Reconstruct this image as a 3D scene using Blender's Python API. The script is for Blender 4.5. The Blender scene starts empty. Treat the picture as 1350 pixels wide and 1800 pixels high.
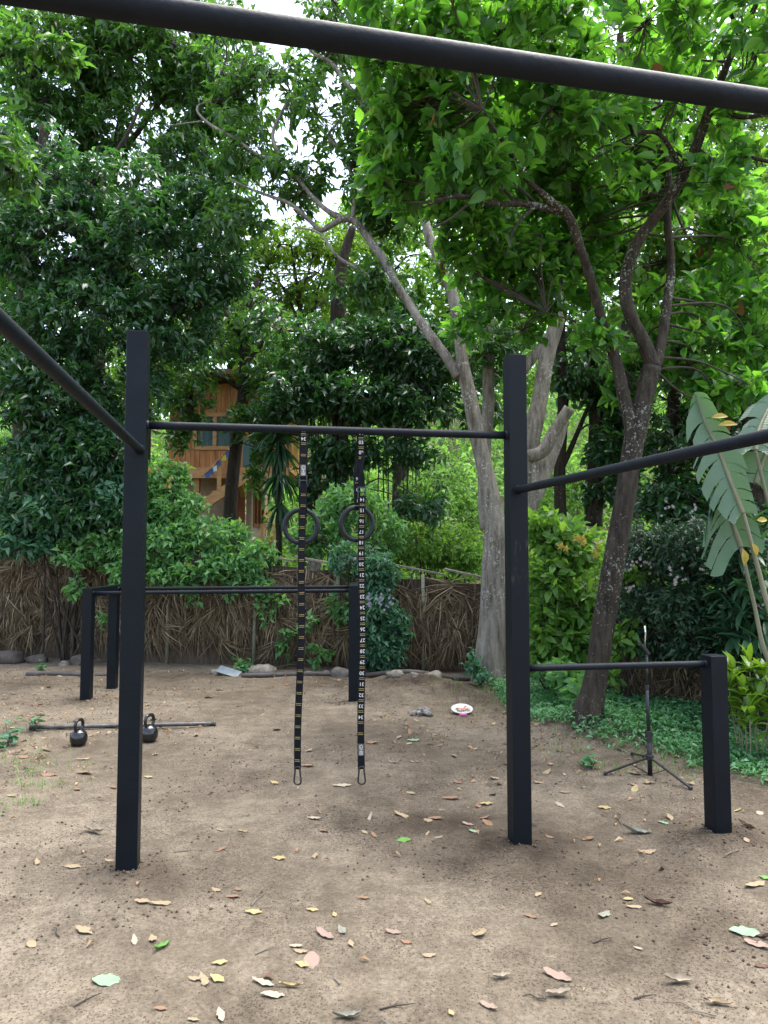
import bpy, math, random
import numpy as np
from mathutils import Vector, Matrix
R = math.radians
S = bpy.context.scene
rng = np.random.default_rng(11)
random.seed(11)

# ------------------------------------------------------------------ camera, sky, sun, exposure
CAMH, PITCH, F = 1.55, R(3.4), 1250.0
cd = bpy.data.cameras.new('camera'); cam = bpy.data.objects.new('camera', cd); S.collection.objects.link(cam)
cam.location = (0, 0, CAMH); cam.rotation_euler = (R(90) + PITCH, 0, 0)
cd.sensor_fit = 'VERTICAL'; cd.sensor_height = 24.0; cd.lens = 24.0 * F / 1800.0
cd.clip_start = 0.05; cd.clip_end = 2000
S.camera = cam
SUN_EL, SUN_AZ = R(72), R(50)          # azimuth clockwise from +Y (sun high, behind and to the right of the trees)
W = bpy.data.worlds.new('World'); S.world = W; W.use_nodes = True
nt = W.node_tree; bg = nt.nodes['Background']
sky = nt.nodes.new('ShaderNodeTexSky'); sky.sky_type = 'NISHITA'; sky.sun_disc = False
sky.sun_elevation = SUN_EL; sky.sun_rotation = SUN_AZ; sky.air_density = 1.0; sky.dust_density = 3.0
hs = nt.nodes.new('ShaderNodeHueSaturation'); hs.inputs['Saturation'].default_value = 0.7
nt.links.new(sky.outputs[0], hs.inputs['Color']); nt.links.new(hs.outputs[0], bg.inputs['Color'])
bg.inputs['Strength'].default_value = 0.15
sd = bpy.data.lights.new('sun', 'SUN'); so = bpy.data.objects.new('sun', sd); S.collection.objects.link(so)
sd.energy = 1.7; sd.angle = R(55); sd.color = (1.0, 0.97, 0.91)
sv = Vector((math.sin(SUN_AZ) * math.cos(SUN_EL), math.cos(SUN_AZ) * math.cos(SUN_EL), math.sin(SUN_EL)))
so.rotation_euler = sv.to_track_quat('Z', 'Y').to_euler()
S.view_settings.view_transform = 'Standard'; S.view_settings.look = 'None'
S.view_settings.exposure = 2.2; S.view_settings.gamma = 1.0
S.cycles.max_bounces = 6; S.cycles.diffuse_bounces = 4; S.cycles.glossy_bounces = 2; S.cycles.transmission_bounces = 4
S.cycles.use_denoising = True

# ------------------------------------------------------------------ geometry of the view (used to work out where things stand)
cp, sp = math.cos(PITCH), math.sin(PITCH)
def ray(px, py):
    u = (px - 675) / F; v = (900 - py) / F
    return np.array([u, cp - v * sp, sp + v * cp])
def at(px, py, Y):
    d = ray(px, py); return np.array([0, 0, CAMH]) + d * (Y / d[1])
def hsh(ix, iy, s):
    n = (ix.astype(np.int64) * 374761393 + iy.astype(np.int64) * 668265263 + s * 1442695041) & 0xffffffff
    n = ((n ^ (n >> 13)) * 1274126177) & 0xffffffff
    return ((n ^ (n >> 16)) & 0xffff) / 65535.0
def vn(x, y, s=0):
    x = np.asarray(x, float); y = np.asarray(y, float)
    ix = np.floor(x); iy = np.floor(y); fx = x - ix; fy = y - iy
    fx = fx * fx * (3 - 2 * fx); fy = fy * fy * (3 - 2 * fy)
    a = hsh(ix, iy, s); b = hsh(ix + 1, iy, s); c = hsh(ix, iy + 1, s); d = hsh(ix + 1, iy + 1, s)
    return (a * (1 - fx) + b * fx) * (1 - fy) + (c * (1 - fx) + d * fx) * fy
def n3(p, sc, s=0):                       # cheap clumpy 3-d noise
    return (vn(p[:, 0] / sc + p[:, 2] * .37 / sc, p[:, 1] / sc - p[:, 2] * .61 / sc, s) + vn(p[:, 2] / sc + p[:, 0] * .23 / sc, p[:, 0] / sc + p[:, 1] * .5 / sc, s + 5)) / 2
def sstep(a, b, x):
    t = np.clip((np.asarray(x, float) - a) / (b - a), 0, 1); return t * t * (3 - 2 * t)
FENCE = [(-12, 11.8), (-5.2, 10.9), (-2.9, 10.1), (1.25, 9.45), (1.95, 8.85), (2.5, 7.55), (3.0, 6.6), (3.7, 5.6), (5.2, 4.4)]
FTOP = [1.85, 1.75, 1.6, 1.24, 1.15, .95, .90, .9, .9]
def fence_y(x):
    return np.interp(x, [p[0] for p in FENCE], [p[1] for p in FENCE])
MOUNDS = [(.72, 3.87, .045, .30), (-1.244, 3.55, .03, .25), (1.85, 4.03, .04, .28), (.42, 8.2, .13, .62), (.15, 8.35, .06, .5), (-3.14, 7.63, .02, .3),
          (2.6, 6.3, .10, .9), (1.9, 6.6, .08, .6), (1.75, 6.12, .06, .35), (.55, 4.6, -.02, .4)]
def gz(x, y):
    x = np.asarray(x, float); y = np.asarray(y, float)
    z = .05 * (vn(x * .7, y * .7, 1) - .5) + .022 * (vn(x * 2.6, y * 2.6, 2) - .5) + .008 * (vn(x * 9, y * 9, 3) - .5) + .004 * (vn(x * 23, y * 23, 9) - .5)
    for mx, my, a, r in MOUNDS:
        d2 = ((x - mx) ** 2 + (y - my) ** 2) / (r * r)
        z = z + a * np.exp(-d2) * (.75 + .5 * vn(x * 14, y * 14, 4))
    b = y - fence_y(x)
    z = z + 1.1 * sstep(.5, 5.5, b) + 11 * sstep(9, 45, b) + .5 * (vn(x * .2, y * .2, 6) - .5) * sstep(1, 6, b)
    return z
def gnd(px, py, dz=0.0):
    d = ray(px, py); z = 0.0
    for _ in range(6):
        t = (z - CAMH) / d[2]; p = np.array([0, 0, CAMH]) + d * t; z = float(gz(p[0], p[1]))
    p[2] = z + dz; return p

# ------------------------------------------------------------------ mesh helpers
class MB:
    def __init__(s): s.v = []; s.f = []
    def add(s, vs, fs):
        o = len(s.v); s.v += [tuple(map(float, q)) for q in vs]; s.f += [tuple(i + o for i in f) for f in fs]; return s
    def box(s, c, d, rz=0.0, M=None):
        x, y, z = d[0] / 2, d[1] / 2, d[2] / 2
        vs = [Vector((a, b, e)) for e in (-z, z) for a, b in ((-x, -y), (x, -y), (x, y), (-x, y))]
        m = M if M is not None else Matrix.Rotation(rz, 3, 'Z')
        return s.add([m @ q + Vector(c) for q in vs], [(0, 3, 2, 1), (4, 5, 6, 7), (0, 1, 5, 4), (1, 2, 6, 5), (2, 3, 7, 6), (3, 0, 4, 7)])
    def bar(s, a, b, w, h):                # box beam from a to b
        a = Vector(a); b = Vector(b); d = b - a
        q = d.to_track_quat('X', 'Z').to_matrix()
        return s.box((a + b) / 2, (d.length, w, h), M=q)
    def tube(s, path, rad, n=8, cap=True, closed=False, sq=1.0):
        P = [Vector(p) for p in path]; m = len(P)
        if not hasattr(rad, '__len__'): rad = [rad] * m
        up = None; vs = []
        for i in range(m):
            if closed: t = (P[(i + 1) % m] - P[i - 1]).normalized()
            else: t = (P[min(i + 1, m - 1)] - P[max(i - 1, 0)]).normalized()
            if up is None:
                up = Vector((0, 0, 1)) if abs(t.z) < .9 else Vector((0, 1, 0))
            up = (up - t * up.dot(t)).normalized(); sd_ = t.cross(up)
            for k in range(n):
                a = 2 * math.pi * k / n
                vs.append(P[i] + (up * math.cos(a) + sd_ * math.sin(a) * sq) * rad[i])
        fs = []
        for i in range(m if closed else m - 1):
            j = (i + 1) % m
            for k in range(n):
                l = (k + 1) % n
                fs.append((i * n + k, i * n + l, j * n + l, j * n + k))
        if cap and not closed:
            fs.append(tuple(range(n))[::-1]); fs.append(tuple((m - 1) * n + k for k in range(n)))
        return s.add(vs, fs)
    def lathe(s, prof, c, n=24):
        vs = []; m = len(prof)
        for r, z in prof:
            for k in range(n):
                a = 2 * math.pi * k / n; vs.append((c[0] + r * math.cos(a), c[1] + r * math.sin(a), c[2] + z))
        fs = [(i * n + k, i * n + (k + 1) % n, (i + 1) * n + (k + 1) % n, (i + 1) * n + k) for i in range(m - 1) for k in range(n)]
        fs.append(tuple(range(n))[::-1]); fs.append(tuple((m - 1) * n + k for k in range(n)))
        return s.add(vs, fs)
    def prism(s, poly, y0, y1):            # polygon in x,z extruded along y
        n = len(poly); vs = [(x, y0, z) for x, z in poly] + [(x, y1, z) for x, z in poly]
        fs = [tuple(range(n)), tuple(range(2 * n - 1, n - 1, -1))] + [((i + 1) % n, i, n + i, n + (i + 1) % n) for i in range(n)]
        return s.add(vs, fs)
def wloc(o):
    v = Vector(o.location)
    while o.parent: o = o.parent; v += Vector(o.location)
    return v
def link(o, parent): 
    S.collection.objects.link(o)
    if parent: o.parent = parent
    return o
def build(name, mb, m, parent=None, smooth=False, bevel=0, loc=None):
    base = wloc(parent) if parent else Vector(loc if loc is not None else (0, 0, 0))
    me = bpy.data.meshes.new(name)
    me.from_pydata([(x - base[0], y - base[1], z - base[2]) for x, y, z in mb.v], [], mb.f)
    me.materials.append(m); me.update()
    if smooth: me.polygons.foreach_set('use_smooth', [True] * len(me.polygons))
    o = bpy.data.objects.new(name, me); link(o, parent)
    if not parent: o.location = base
    if bevel:
        b = o.modifiers.new('bevel', 'BEVEL'); b.width = bevel; b.segments = 2; b.limit_method = 'ANGLE'
    return o
def npmesh(name, V, loops, tots, m, parent=None, smooth=False, loc=(0, 0, 0)):
    base = np.array(wloc(parent)) if parent else np.array(loc, float)
    V = np.ascontiguousarray(V - base, dtype=np.float32)
    me = bpy.data.meshes.new(name)
    me.vertices.add(len(V)); me.vertices.foreach_set('co', V.ravel())
    me.loops.add(len(loops)); me.loops.foreach_set('vertex_index', loops.astype(np.int32))
    me.polygons.add(len(tots)); st = np.zeros(len(tots), np.int32); st[1:] = np.cumsum(tots)[:-1]
    me.polygons.foreach_set('loop_start', st)
    if smooth: me.polygons.foreach_set('use_smooth', np.ones(len(tots), bool))
    me.materials.append(m); me.update(calc_edges=True); me.validate()
    o = bpy.data.objects.new(name, me); link(o, parent)
    if not parent: o.location = base
    return o
def tag(o, label, cat, group=None, kind=None):
    if label: o['label'] = label
    if cat: o['category'] = cat
    if group: o['group'] = group
    if kind: o['kind'] = kind
    return o
def thing(name, label, cat, loc, group=None):
    o = bpy.data.objects.new(name, None); o.empty_display_size = .1; link(o, None)
    o.location = Vector([float(q) for q in loc]); return tag(o, label, cat, group)
def dup(root, loc, label=None):
    r = root.copy(); link(r, None); r.location = loc
    if label: r['label'] = label
    for ch in root.children:
        c = ch.copy(); link(c, r)
        for g in ch.children: link(g.copy(), c)
    return r
def spline(pts, k=6):                      # Catmull-Rom through rows of (x, y, z, r)
    P = np.array(pts, float); n = len(P); out = []
    for i in range(n - 1):
        p0 = P[max(i - 1, 0)]; p1 = P[i]; p2 = P[i + 1]; p3 = P[min(i + 2, n - 1)]
        for t in np.linspace(0, 1, k, endpoint=False):
            out.append(.5 * (2 * p1 + (p2 - p0) * t + (2 * p0 - 5 * p1 + 4 * p2 - p3) * t * t + (3 * p1 - p0 - 3 * p2 + p3) * t ** 3))
    out.append(P[-1]); return np.array(out)

# ------------------------------------------------------------------ materials
def nodes(name):
    m = bpy.data.materials.new(name); m.use_nodes = True; t = m.node_tree
    return m, t, t.nodes['Principled BSDF'], t.nodes.new, t.links.new
def ramp(N, stops, interp='LINEAR'):
    r = N('ShaderNodeValToRGB'); e = r.color_ramp.elements; r.color_ramp.interpolation = interp
    while len(e) < len(stops): e.new(.5)
    for q, (p, c) in zip(e, stops): q.position = p; q.color = (*c, 1) if len(c) == 3 else c
    return r
def noise(N, L, co, scale, detail=5, rough=.6, dist=0):
    n = N('ShaderNodeTexNoise'); n.inputs['Scale'].default_value = scale; n.inputs['Detail'].default_value = detail
    n.inputs['Roughness'].default_value = rough; n.inputs['Distortion'].default_value = dist
    if co is not None: L(co, n.inputs['Vector'])
    return n
def pmat(name, c1, c2, scale=6, rough=.6, bump=0.0, bscale=40, metal=0.0, spec=.5, stretch=None):
    m, t, b, N, L = nodes(name)
    tc = N('ShaderNodeTexCoord'); co = tc.outputs['Object']
    if stretch:
        mp = N('ShaderNodeMapping'); mp.inputs['Scale'].default_value = stretch; L(co, mp.inputs['Vector']); co = mp.outputs[0]
    n = noise(N, L, co, scale); r = ramp(N, [(.3, c1), (.7, c2)]); L(n.outputs['Fac'], r.inputs['Fac']); L(r.outputs[0], b.inputs['Base Color'])
    n2 = noise(N, L, co, scale * 3.1); mr = N('ShaderNodeMapRange'); mr.inputs['To Min'].default_value = max(rough - .1, .05); mr.inputs['To Max'].default_value = min(rough + .12, 1)
    L(n2.outputs['Fac'], mr.inputs['Value']); L(mr.outputs[0], b.inputs['Roughness'])
    b.inputs['Metallic'].default_value = metal; b.inputs['Specular IOR Level'].default_value = spec
    if bump:
        n3_ = noise(N, L, co, bscale); bp = N('ShaderNodeBump'); bp.inputs['Strength'].default_value = bump; bp.inputs['Distance'].default_value = .01
        L(n3_.outputs['Fac'], bp.inputs['Height']); L(bp.outputs[0], b.inputs['Normal'])
    return m
def leafmat(name, cols, trans=None, tf=.35, rough=.42, spec=.45, gain=1.0):
    if name != 'dry_palm_thatch': cols = [tuple(min(x * gain, .42) for x in c) for c in cols]
    m, t, b, N, L = nodes(name)
    g = N('ShaderNodeNewGeometry'); n = len(cols)
    r = ramp(N, [((i + .0) / max(n - 1, 1), c) for i, c in enumerate(cols)]); L(g.outputs['Random Per Island'], r.inputs['Fac'])
    L(r.outputs[0], b.inputs['Base Color']); b.inputs['Roughness'].default_value = rough; b.inputs['Specular IOR Level'].default_value = spec
    if tf > 0:
        tr = N('ShaderNodeBsdfTranslucent'); mx = N('ShaderNodeMix'); mx.data_type = 'RGBA'; mx.blend_type = 'MULTIPLY'
        mx.inputs['Factor'].default_value = 1; L(r.outputs[0], mx.inputs['A']); mx.inputs['B'].default_value = (*(trans or (2.2, 2.0, .8)), 1)
        L(mx.outputs['Result'], tr.inputs['Color'])
        ms = N('ShaderNodeMixShader'); ms.inputs[0].default_value = tf; L(b.outputs[0], ms.inputs[1]); L(tr.outputs[0], ms.inputs[2])
        L(ms.outputs[0], t.nodes['Material Output'].inputs['Surface'])
    return m
def barkmat(name, c1, c2, lichen, amt=.5, scale=9, ls=30):
    m, t, b, N, L = nodes(name)
    tc = N('ShaderNodeTexCoord'); mp = N('ShaderNodeMapping'); mp.inputs['Scale'].default_value = (1.6, 1.6, .28); L(tc.outputs['Object'], mp.inputs['Vector'])
    n = noise(N, L, mp.outputs[0], scale, 8, .75); r = ramp(N, [(.36, c1), (.62, c2)]); L(n.outputs['Fac'], r.inputs['Fac'])
    nl = noise(N, L, tc.outputs['Object'], ls, 4, .7); nb = noise(N, L, tc.outputs['Object'], 2.2, 3)
    ad = N('ShaderNodeMath'); ad.operation = 'MULTIPLY_ADD'; L(nb.outputs['Fac'], ad.inputs[0]); ad.inputs[1].default_value = .55; L(nl.outputs['Fac'], ad.inputs[2])
    rl = ramp(N, [(.97 - amt * .1, (0, 0, 0)), (1.02 - amt * .1, (1, 1, 1))]); L(ad.outputs[0], rl.inputs['Fac'])
    mx = N('ShaderNodeMix'); mx.data_type = 'RGBA'; L(rl.outputs[0], mx.inputs['Factor']); L(r.outputs[0], mx.inputs['A']); mx.inputs['B'].default_value = (*lichen, 1)
    L(mx.outputs['Result'], b.inputs['Base Color']); b.inputs['Roughness'].default_value = .9; b.inputs['Specular IOR Level'].default_value = .2
    nbp = noise(N, L, mp.outputs[0], scale * 3.5, 6, .7); bp = N('ShaderNodeBump'); bp.inputs['Strength'].default_value = 1.0; bp.inputs['Distance'].default_value = .03
    L(nbp.outputs['Fac'], bp.inputs['Height']); L(bp.outputs[0], b.inputs['Normal'])
    return m
def groundmat():
    m, t, b, N, L = nodes('packed_earth')
    tc = N('ShaderNodeTexCoord'); co = tc.outputs['Object']
    n1 = noise(N, L, co, .9, 4, .6); n2 = noise(N, L, co, 7, 8, .7); n3_ = noise(N, L, co, 60, 6, .7)
    a = ramp(N, [(.32, (.108, .089, .066)), (.62, (.186, .158, .122))]); L(n1.outputs['Fac'], a.inputs['Fac'])
    f = ramp(N, [(.28, (.60, .58, .55)), (.72, (1.32, 1.30, 1.26))]); L(n2.outputs['Fac'], f.inputs['Fac'])
    m1 = N('ShaderNodeMix'); m1.data_type = 'RGBA'; m1.blend_type = 'MULTIPLY'; m1.inputs['Factor'].default_value = 1
    L(a.outputs[0], m1.inputs['A']); L(f.outputs[0], m1.inputs['B'])
    f2 = ramp(N, [(.30, (.60, .59, .58)), (.68, (1.28, 1.27, 1.25))]); L(n3_.outputs['Fac'], f2.inputs['Fac'])
    m2 = N('ShaderNodeMix'); m2.data_type = 'RGBA'; m2.blend_type = 'MULTIPLY'; m2.inputs['Factor'].default_value = 1
    L(m1.outputs['Result'], m2.inputs['A']); L(f2.outputs[0], m2.inputs['B'])
    # damp dark crumbs, thick in patches
    nd = noise(N, L, co, 1.6, 3, .5); 
    v = N('ShaderNodeTexVoronoi'); v.inputs['Scale'].default_value = 105; v.inputs['Randomness'].default_value = 1.0
    nw = noise(N, L, co, 30, 3); vm = N('ShaderNodeVectorMath'); vm.operation = 'MULTIPLY_ADD'; L(nw.outputs['Color'], vm.inputs[0]); vm.inputs[1].default_value = (.03, .03, .03); L(co, vm.inputs[2])
    L(vm.outputs[0], v.inputs['Vector'])
    th = N('ShaderNodeMapRange'); th.inputs['From Min'].default_value = .35; th.inputs['From Max'].default_value = .7; th.inputs['To Min'].default_value = .20; th.inputs['To Max'].default_value = .50
    L(nd.outputs['Fac'], th.inputs['Value'])
    vc = N('ShaderNodeSeparateColor'); L(v.outputs['Color'], vc.inputs[0])
    lt = N('ShaderNodeMath'); lt.operation = 'LESS_THAN'; L(v.outputs['Distance'], lt.inputs[0])
    mulr = N('ShaderNodeMath'); mulr.operation = 'MULTIPLY'; L(th.outputs[0], mulr.inputs[0]); L(vc.outputs[0], mulr.inputs[1]); mm = N('ShaderNodeMath'); mm.operation = 'MULTIPLY'; L(mulr.outputs[0], mm.inputs[0]); mm.inputs[1].default_value = 1.5
    L(mm.outputs[0], lt.inputs[1])
    m3 = N('ShaderNodeMix'); m3.data_type = 'RGBA'; fm = N('ShaderNodeMath'); fm.operation = 'MULTIPLY'; L(lt.outputs[0], fm.inputs[0]); fm.inputs[1].default_value = .75; L(fm.outputs[0], m3.inputs['Factor'])
    L(m2.outputs['Result'], m3.inputs['A']); m3.inputs['B'].default_value = (.045, .033, .026, 1)
    at_ = N('ShaderNodeAttribute'); at_.attribute_name = 'damp'; m4 = N('ShaderNodeMix'); m4.data_type = 'RGBA'; m4.blend_type = 'MULTIPLY'; L(at_.outputs['Fac'], m4.inputs['Factor']); L(m3.outputs['Result'], m4.inputs['A']); m4.inputs['B'].default_value = (.34, .315, .30, 1)
    L(m4.outputs['Result'], b.inputs['Base Color'])
    b.inputs['Roughness'].default_value = .95; b.inputs['Specular IOR Level'].default_value = .15
    nb = noise(N, L, co, 45, 8, .75); bp = N('ShaderNodeBump'); bp.inputs['Strength'].default_value = .6; bp.inputs['Distance'].default_value = .013
    L(nb.outputs['Fac'], bp.inputs['Height'])
    bp2 = N('ShaderNodeBump'); bp2.inputs['Strength'].default_value = .35; bp2.inputs['Distance'].default_value = .004; L(lt.outputs[0], bp2.inputs['Height']); L(bp.outputs[0], bp2.inputs['Normal'])
    L(bp2.outputs[0], b.inputs['Normal'])
    return m
M = dict(
    paint=pmat('black_paint', (.0024, .0046, .0074), (.0045, .0078, .012), 5, .42, .12, 60, spec=.16),
    tube=pmat('black_tube_paint', (.0024, .0045, .0078), (.006, .0095, .014), 9, .55, .15, 80, spec=.18),
    strap=pmat('black_webbing', (.002, .003, .005), (.005, .006, .009), 40, .8, .4, 300, spec=.2),
    ring=pmat('dark_plastic', (.007, .009, .011), (.012, .015, .018), 20, .36, .05, 200, spec=.25),
    steel=pmat('bare_steel', (.06, .057, .054), (.15, .145, .14), 14, .42, .2, 60, metal=.7),
    iron=pmat('glossy_black_enamel', (.005, .006, .007), (.012, .012, .013), 12, .14, .1, 30, spec=.6),
    white=pmat('white_thread', (.42, .42, .41), (.52, .52, .50), 40, .7),
    yellow=pmat('yellow_thread', (.26, .20, .07), (.36, .29, .11), 60, .7),
    tagm=pmat('grey_rubber_tag', (.07, .07, .07), (.10, .10, .10), 30, .6),
    black=pmat('black_plastic', (.008, .009, .011), (.016, .017, .02), 15, .4),
    chrome=pmat('worn_chrome', (.5, .5, .5), (.65, .65, .65), 20, .25, metal=1.0),
    rock=pmat('grey_rock', (.09, .08, .066), (.25, .225, .19), 9, .9, .8, 22, spec=.2),
    darkrock=pmat('dark_rock', (.05, .042, .034), (.12, .10, .085), 7, .9, .8, 20, spec=.2),
    dung=pmat('ash_grey_clod', (.09, .08, .07), (.30, .28, .26), 25, .95, .9, 40, spec=.1),
    greyboard=pmat('weathered_board', (.09, .075, .055), (.19, .165, .13), 6, .85, .3, 30),
    hose=pmat('dark_pipe', (.035, .03, .026), (.075, .065, .058), 12, .7, .2, 40),
    zinc=pmat('bluish_sheet_metal', (.11, .15, .17), (.20, .24, .26), 10, .5, .1, 40, metal=.3),
    bamboo=pmat('green_grey_pole', (.11, .115, .075), (.20, .20, .14), 7, .75, .3, 30, stretch=(1, 1, .15)),
    thatch=leafmat('dry_palm_thatch', [(.034, .023, .013), (.12, .088, .05), (.05, .036, .022), (.38, .30, .19), (.075, .055, .034), (.22, .165, .10), (.04, .03, .02)], (1.3, 1.2, 1), .12, .8, .15),
    thatchback=pmat('old_thatch', (.03, .022, .014), (.085, .062, .04), 12, .95, .6, 40, stretch=(3, 3, .3)),
    plank=pmat('varnished_plank', (.25, .092, .020), (.52, .23, .065), 5, .6, .3, 25, stretch=(4, 4, .35)),
    lightplank=pmat('fresh_timber', (.32, .155, .052), (.48, .265, .105), 6, .6, .2, 25, stretch=(1, 3, 3)),
    plaster=pmat('pinkish_brick_render', (.30, .20, .15), (.46, .33, .25), 14, .85, .4, 30),
    redwood=pmat('red_stained_timber', (.20, .05, .025), (.32, .09, .04), 8, .5, .1, 30),
    glass=pmat('window_glass', (.02, .03, .035), (.05, .065, .07), 3, .08, spec=.8),
    curtain=pmat('teal_curtain', (.05, .10, .10), (.11, .18, .18), 6, .9, .4, 12, stretch=(6, 6, .4)),
    roof=pmat('weathered_roof_board', (.10, .055, .030), (.22, .13, .075), 4, .75, .3, 20),
    dark=pmat('dark_interior', (.015, .012, .01), (.03, .025, .02), 4, .9),
    bark_front=barkmat('brown_bark', (.020, .016, .012), (.078, .064, .048), (.30, .32, .27), .85, 13, 46),
    bark_pale=barkmat('pale_bark', (.085, .072, .055), (.30, .275, .23), (.46, .46, .41), .85, 8, 36),
    bark_dark=barkmat('dark_bark', (.018, .014, .010), (.055, .043, .032), (.20, .20, .17), .4, 9, 30),
    twig=pmat('twig_bark', (.022, .017, .012), (.06, .046, .034), 10, .9),
    palestem=pmat('pale_stem', (.11, .115, .06), (.21, .20, .12), 8, .6, .2, 40, stretch=(1, 1, .3)),
    L_front=leafmat('mid_green_leaf', [(.030, .095, .022), (.055, .165, .030), (.095, .235, .040), (.040, .125, .032)], (2.2, 2.1, .8), .55, .36, gain=1.12),
    L_dark=leafmat('dark_glossy_leaf', [(.016, .055, .021), (.034, .10, .036), (.022, .075, .027), (.055, .135, .045)], (2.1, 2.3, .8), .38, .28, .7, gain=.95),
    L_mid=leafmat('forest_leaf', [(.025, .075, .022), (.055, .14, .032), (.036, .105, .03)], (2.3, 2.2, .8), .48, .34, .6, gain=1.0),
    L_yel=leafmat('yellow_green_leaf', [(.07, .16, .016), (.10, .21, .022), (.13, .24, .03)], (1.8, 1.7, .7), .45, .45),
    L_bright=leafmat('sunny_leaf', [(.06, .16, .026), (.10, .23, .035), (.14, .28, .05), (.08, .18, .04)], (1.9, 1.8, .8), .45, .45),
    L_bush=leafmat('soft_bush_leaf', [(.05, .15, .05), (.095, .24, .075), (.14, .30, .10), (.06, .16, .055)], (1.9, 1.9, .8), .40, .5, .35),
    L_vine=leafmat('bluish_vine_leaf', [(.028, .095, .05), (.06, .165, .085), (.04, .12, .062), (.08, .20, .11)], (1.9, 2, 1), .28, .45, .4),
    L_hedge=leafmat('dark_hedge_leaf', [(.016, .048, .022), (.028, .075, .034), (.022, .06, .03)], (2, 2, 1), .25, .45),
    L_cover=leafmat('ground_cover_leaf', [(.05, .16, .065), (.10, .27, .11), (.07, .20, .075), (.17, .36, .17)], (1.7, 1.8, .9), .28, .5, .4),
    L_croton=leafmat('lime_leaf', [(.09, .20, .02), (.16, .29, .03), (.06, .14, .02)], (1.6, 1.5, .6), .38, .35),
    L_strap=leafmat('strap_leaf', [(.02, .07, .032), (.04, .11, .045), (.03, .085, .04)], (1.9, 2, .9), .25, .34, .5),
    L_banana=leafmat('banana_leaf', [(.075, .16, .085), (.11, .20, .11), (.09, .18, .10)], (1.6, 1.8, .8), .30, .38, .5),
    L_fade=leafmat('yellowed_leaf', [(.36, .27, .03), (.42, .33, .06), (.30, .20, .03)], (1.4, 1.3, .6), .3, .5),
    L_wilt=leafmat('wilted_leaf', [(.12, .05, .02), (.2, .10, .035), (.16, .075, .03)], (1.3, 1.2, .9), .25, .7, .2),
    L_far=leafmat('distant_leaf', [(.06, .15, .04), (.11, .23, .055), (.15, .29, .075), (.08, .18, .05)], (1.8, 1.8, .9), .40, .6, .25),
    grass=leafmat('grass_blade', [(.09, .20, .05), (.15, .27, .07), (.20, .30, .10)], (1.5, 1.5, .8), .3, .6, .3),
    purple=leafmat('violet_petal', [(.28, .25, .52), (.36, .33, .58), (.42, .40, .60)], (1.1, 1, 1.2), .3, .6, .2),
    pinkish=leafmat('pale_petal', [(.42, .33, .40), (.42, .37, .30), (.48, .43, .45)], (1, 1, 1), .3, .6, .2),
    soil=pmat('soil_clod', (.05, .037, .028), (.14, .105, .08), 20, .95, .5, 60, spec=.1),
    litter=leafmat('dry_litter', [(.30, .20, .10), (.20, .12, .07), (.42, .31, .18), (.13, .08, .05), (.36, .22, .12)], (1.2, 1.1, .9), .15, .8, .2),
    plate=pmat('white_enamel', (.46, .46, .45), (.56, .56, .55), 8, .3),
    food=pmat('red_food_scraps', (.30, .08, .05), (.62, .48, .36), 60, .8, .5, 90),
    pink=pmat('pink_plastic', (.42, .06, .22), (.5, .08, .27), 8, .4),
    flagblue=pmat('blue_cloth', (.06, .10, .30), (.09, .14, .38), 10, .9),
    flagyellow=pmat('yellow_cloth', (.55, .45, .04), (.65, .55, .08), 10, .9),
    flagwhite=pmat('white_cloth', (.6, .6, .58), (.7, .7, .68), 10, .9),
)
DRY = dict(
    tan=pmat('tan_dry_leaf', (0.216, 0.158, 0.090), (0.331, 0.259, 0.169), 60, .8, .3, 90, spec=.2),
    pale=pmat('cream_dry_leaf', (0.274, 0.223, 0.158), (0.374, 0.324, 0.245), 60, .8, .3, 90, spec=.2),
    yellow=pmat('yellow_fallen_leaf', (0.259, 0.194, 0.072), (0.346, 0.274, 0.130), 40, .6, .2, 90),
    rust=pmat('rust_dry_leaf', (0.173, 0.097, 0.058), (0.259, 0.158, 0.101), 50, .8, .3, 90, spec=.2),
    rose=pmat('dusty_pink_dry_leaf', (0.209, 0.144, 0.112), (0.288, 0.216, 0.176), 50, .85, .3, 90, spec=.2),
    brown=pmat('dark_brown_dry_leaf', (0.050, 0.023, 0.013), (0.101, 0.047, 0.025), 40, .7, .3, 90),
    mint=pmat('pale_green_fallen_leaf', (0.137, 0.230, 0.130), (0.202, 0.302, 0.187), 30, .5, .2, 70),
    green=pmat('bright_green_fallen_leaf', (0.065, 0.173, 0.022), (0.108, 0.245, 0.043), 30, .5, .2, 70),
    grey=pmat('grey_green_withered_leaf', (0.144, 0.144, 0.108), (0.223, 0.223, 0.173), 40, .8, .3, 90),
)

# ------------------------------------------------------------------ leaves
def tmpl_ovate(fold=.13, bend=.13, wide=.43):
    st = [(0, 0), (.14, .52), (.36, .98), (.6, .93), (.82, .5), (1, 0)]; v = [(0, t, bend * (1.6 * t - 2.6 * t * t)) for t, w in st]
    for s in (-1, 1): v += [(s * wide * w, t, bend * (1.6 * t - 2.6 * t * t) + fold * w) for t, w in st[1:-1]]
    f = []
    for o, fl in ((6, 1), (10, 0)):
        q = [(0, 1, o)] + [(i, i + 1, o + i, o + i - 1) for i in (1, 2, 3)] + [(4, 5, o + 3)]
        f += [x if not fl else x[::-1] for x in q]
    return np.array(v, float), f
def tmpl_simple(fold=.15, bend=.1, wide=.4):
    v = [(0, 0, 0), (0, .5, bend), (0, 1, -bend), (-wide, .45, bend + fold), (wide, .45, bend + fold)]
    return np.array(v, float), [(0, 1, 3), (3, 1, 2), (0, 4, 1), (4, 2, 1)]
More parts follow.
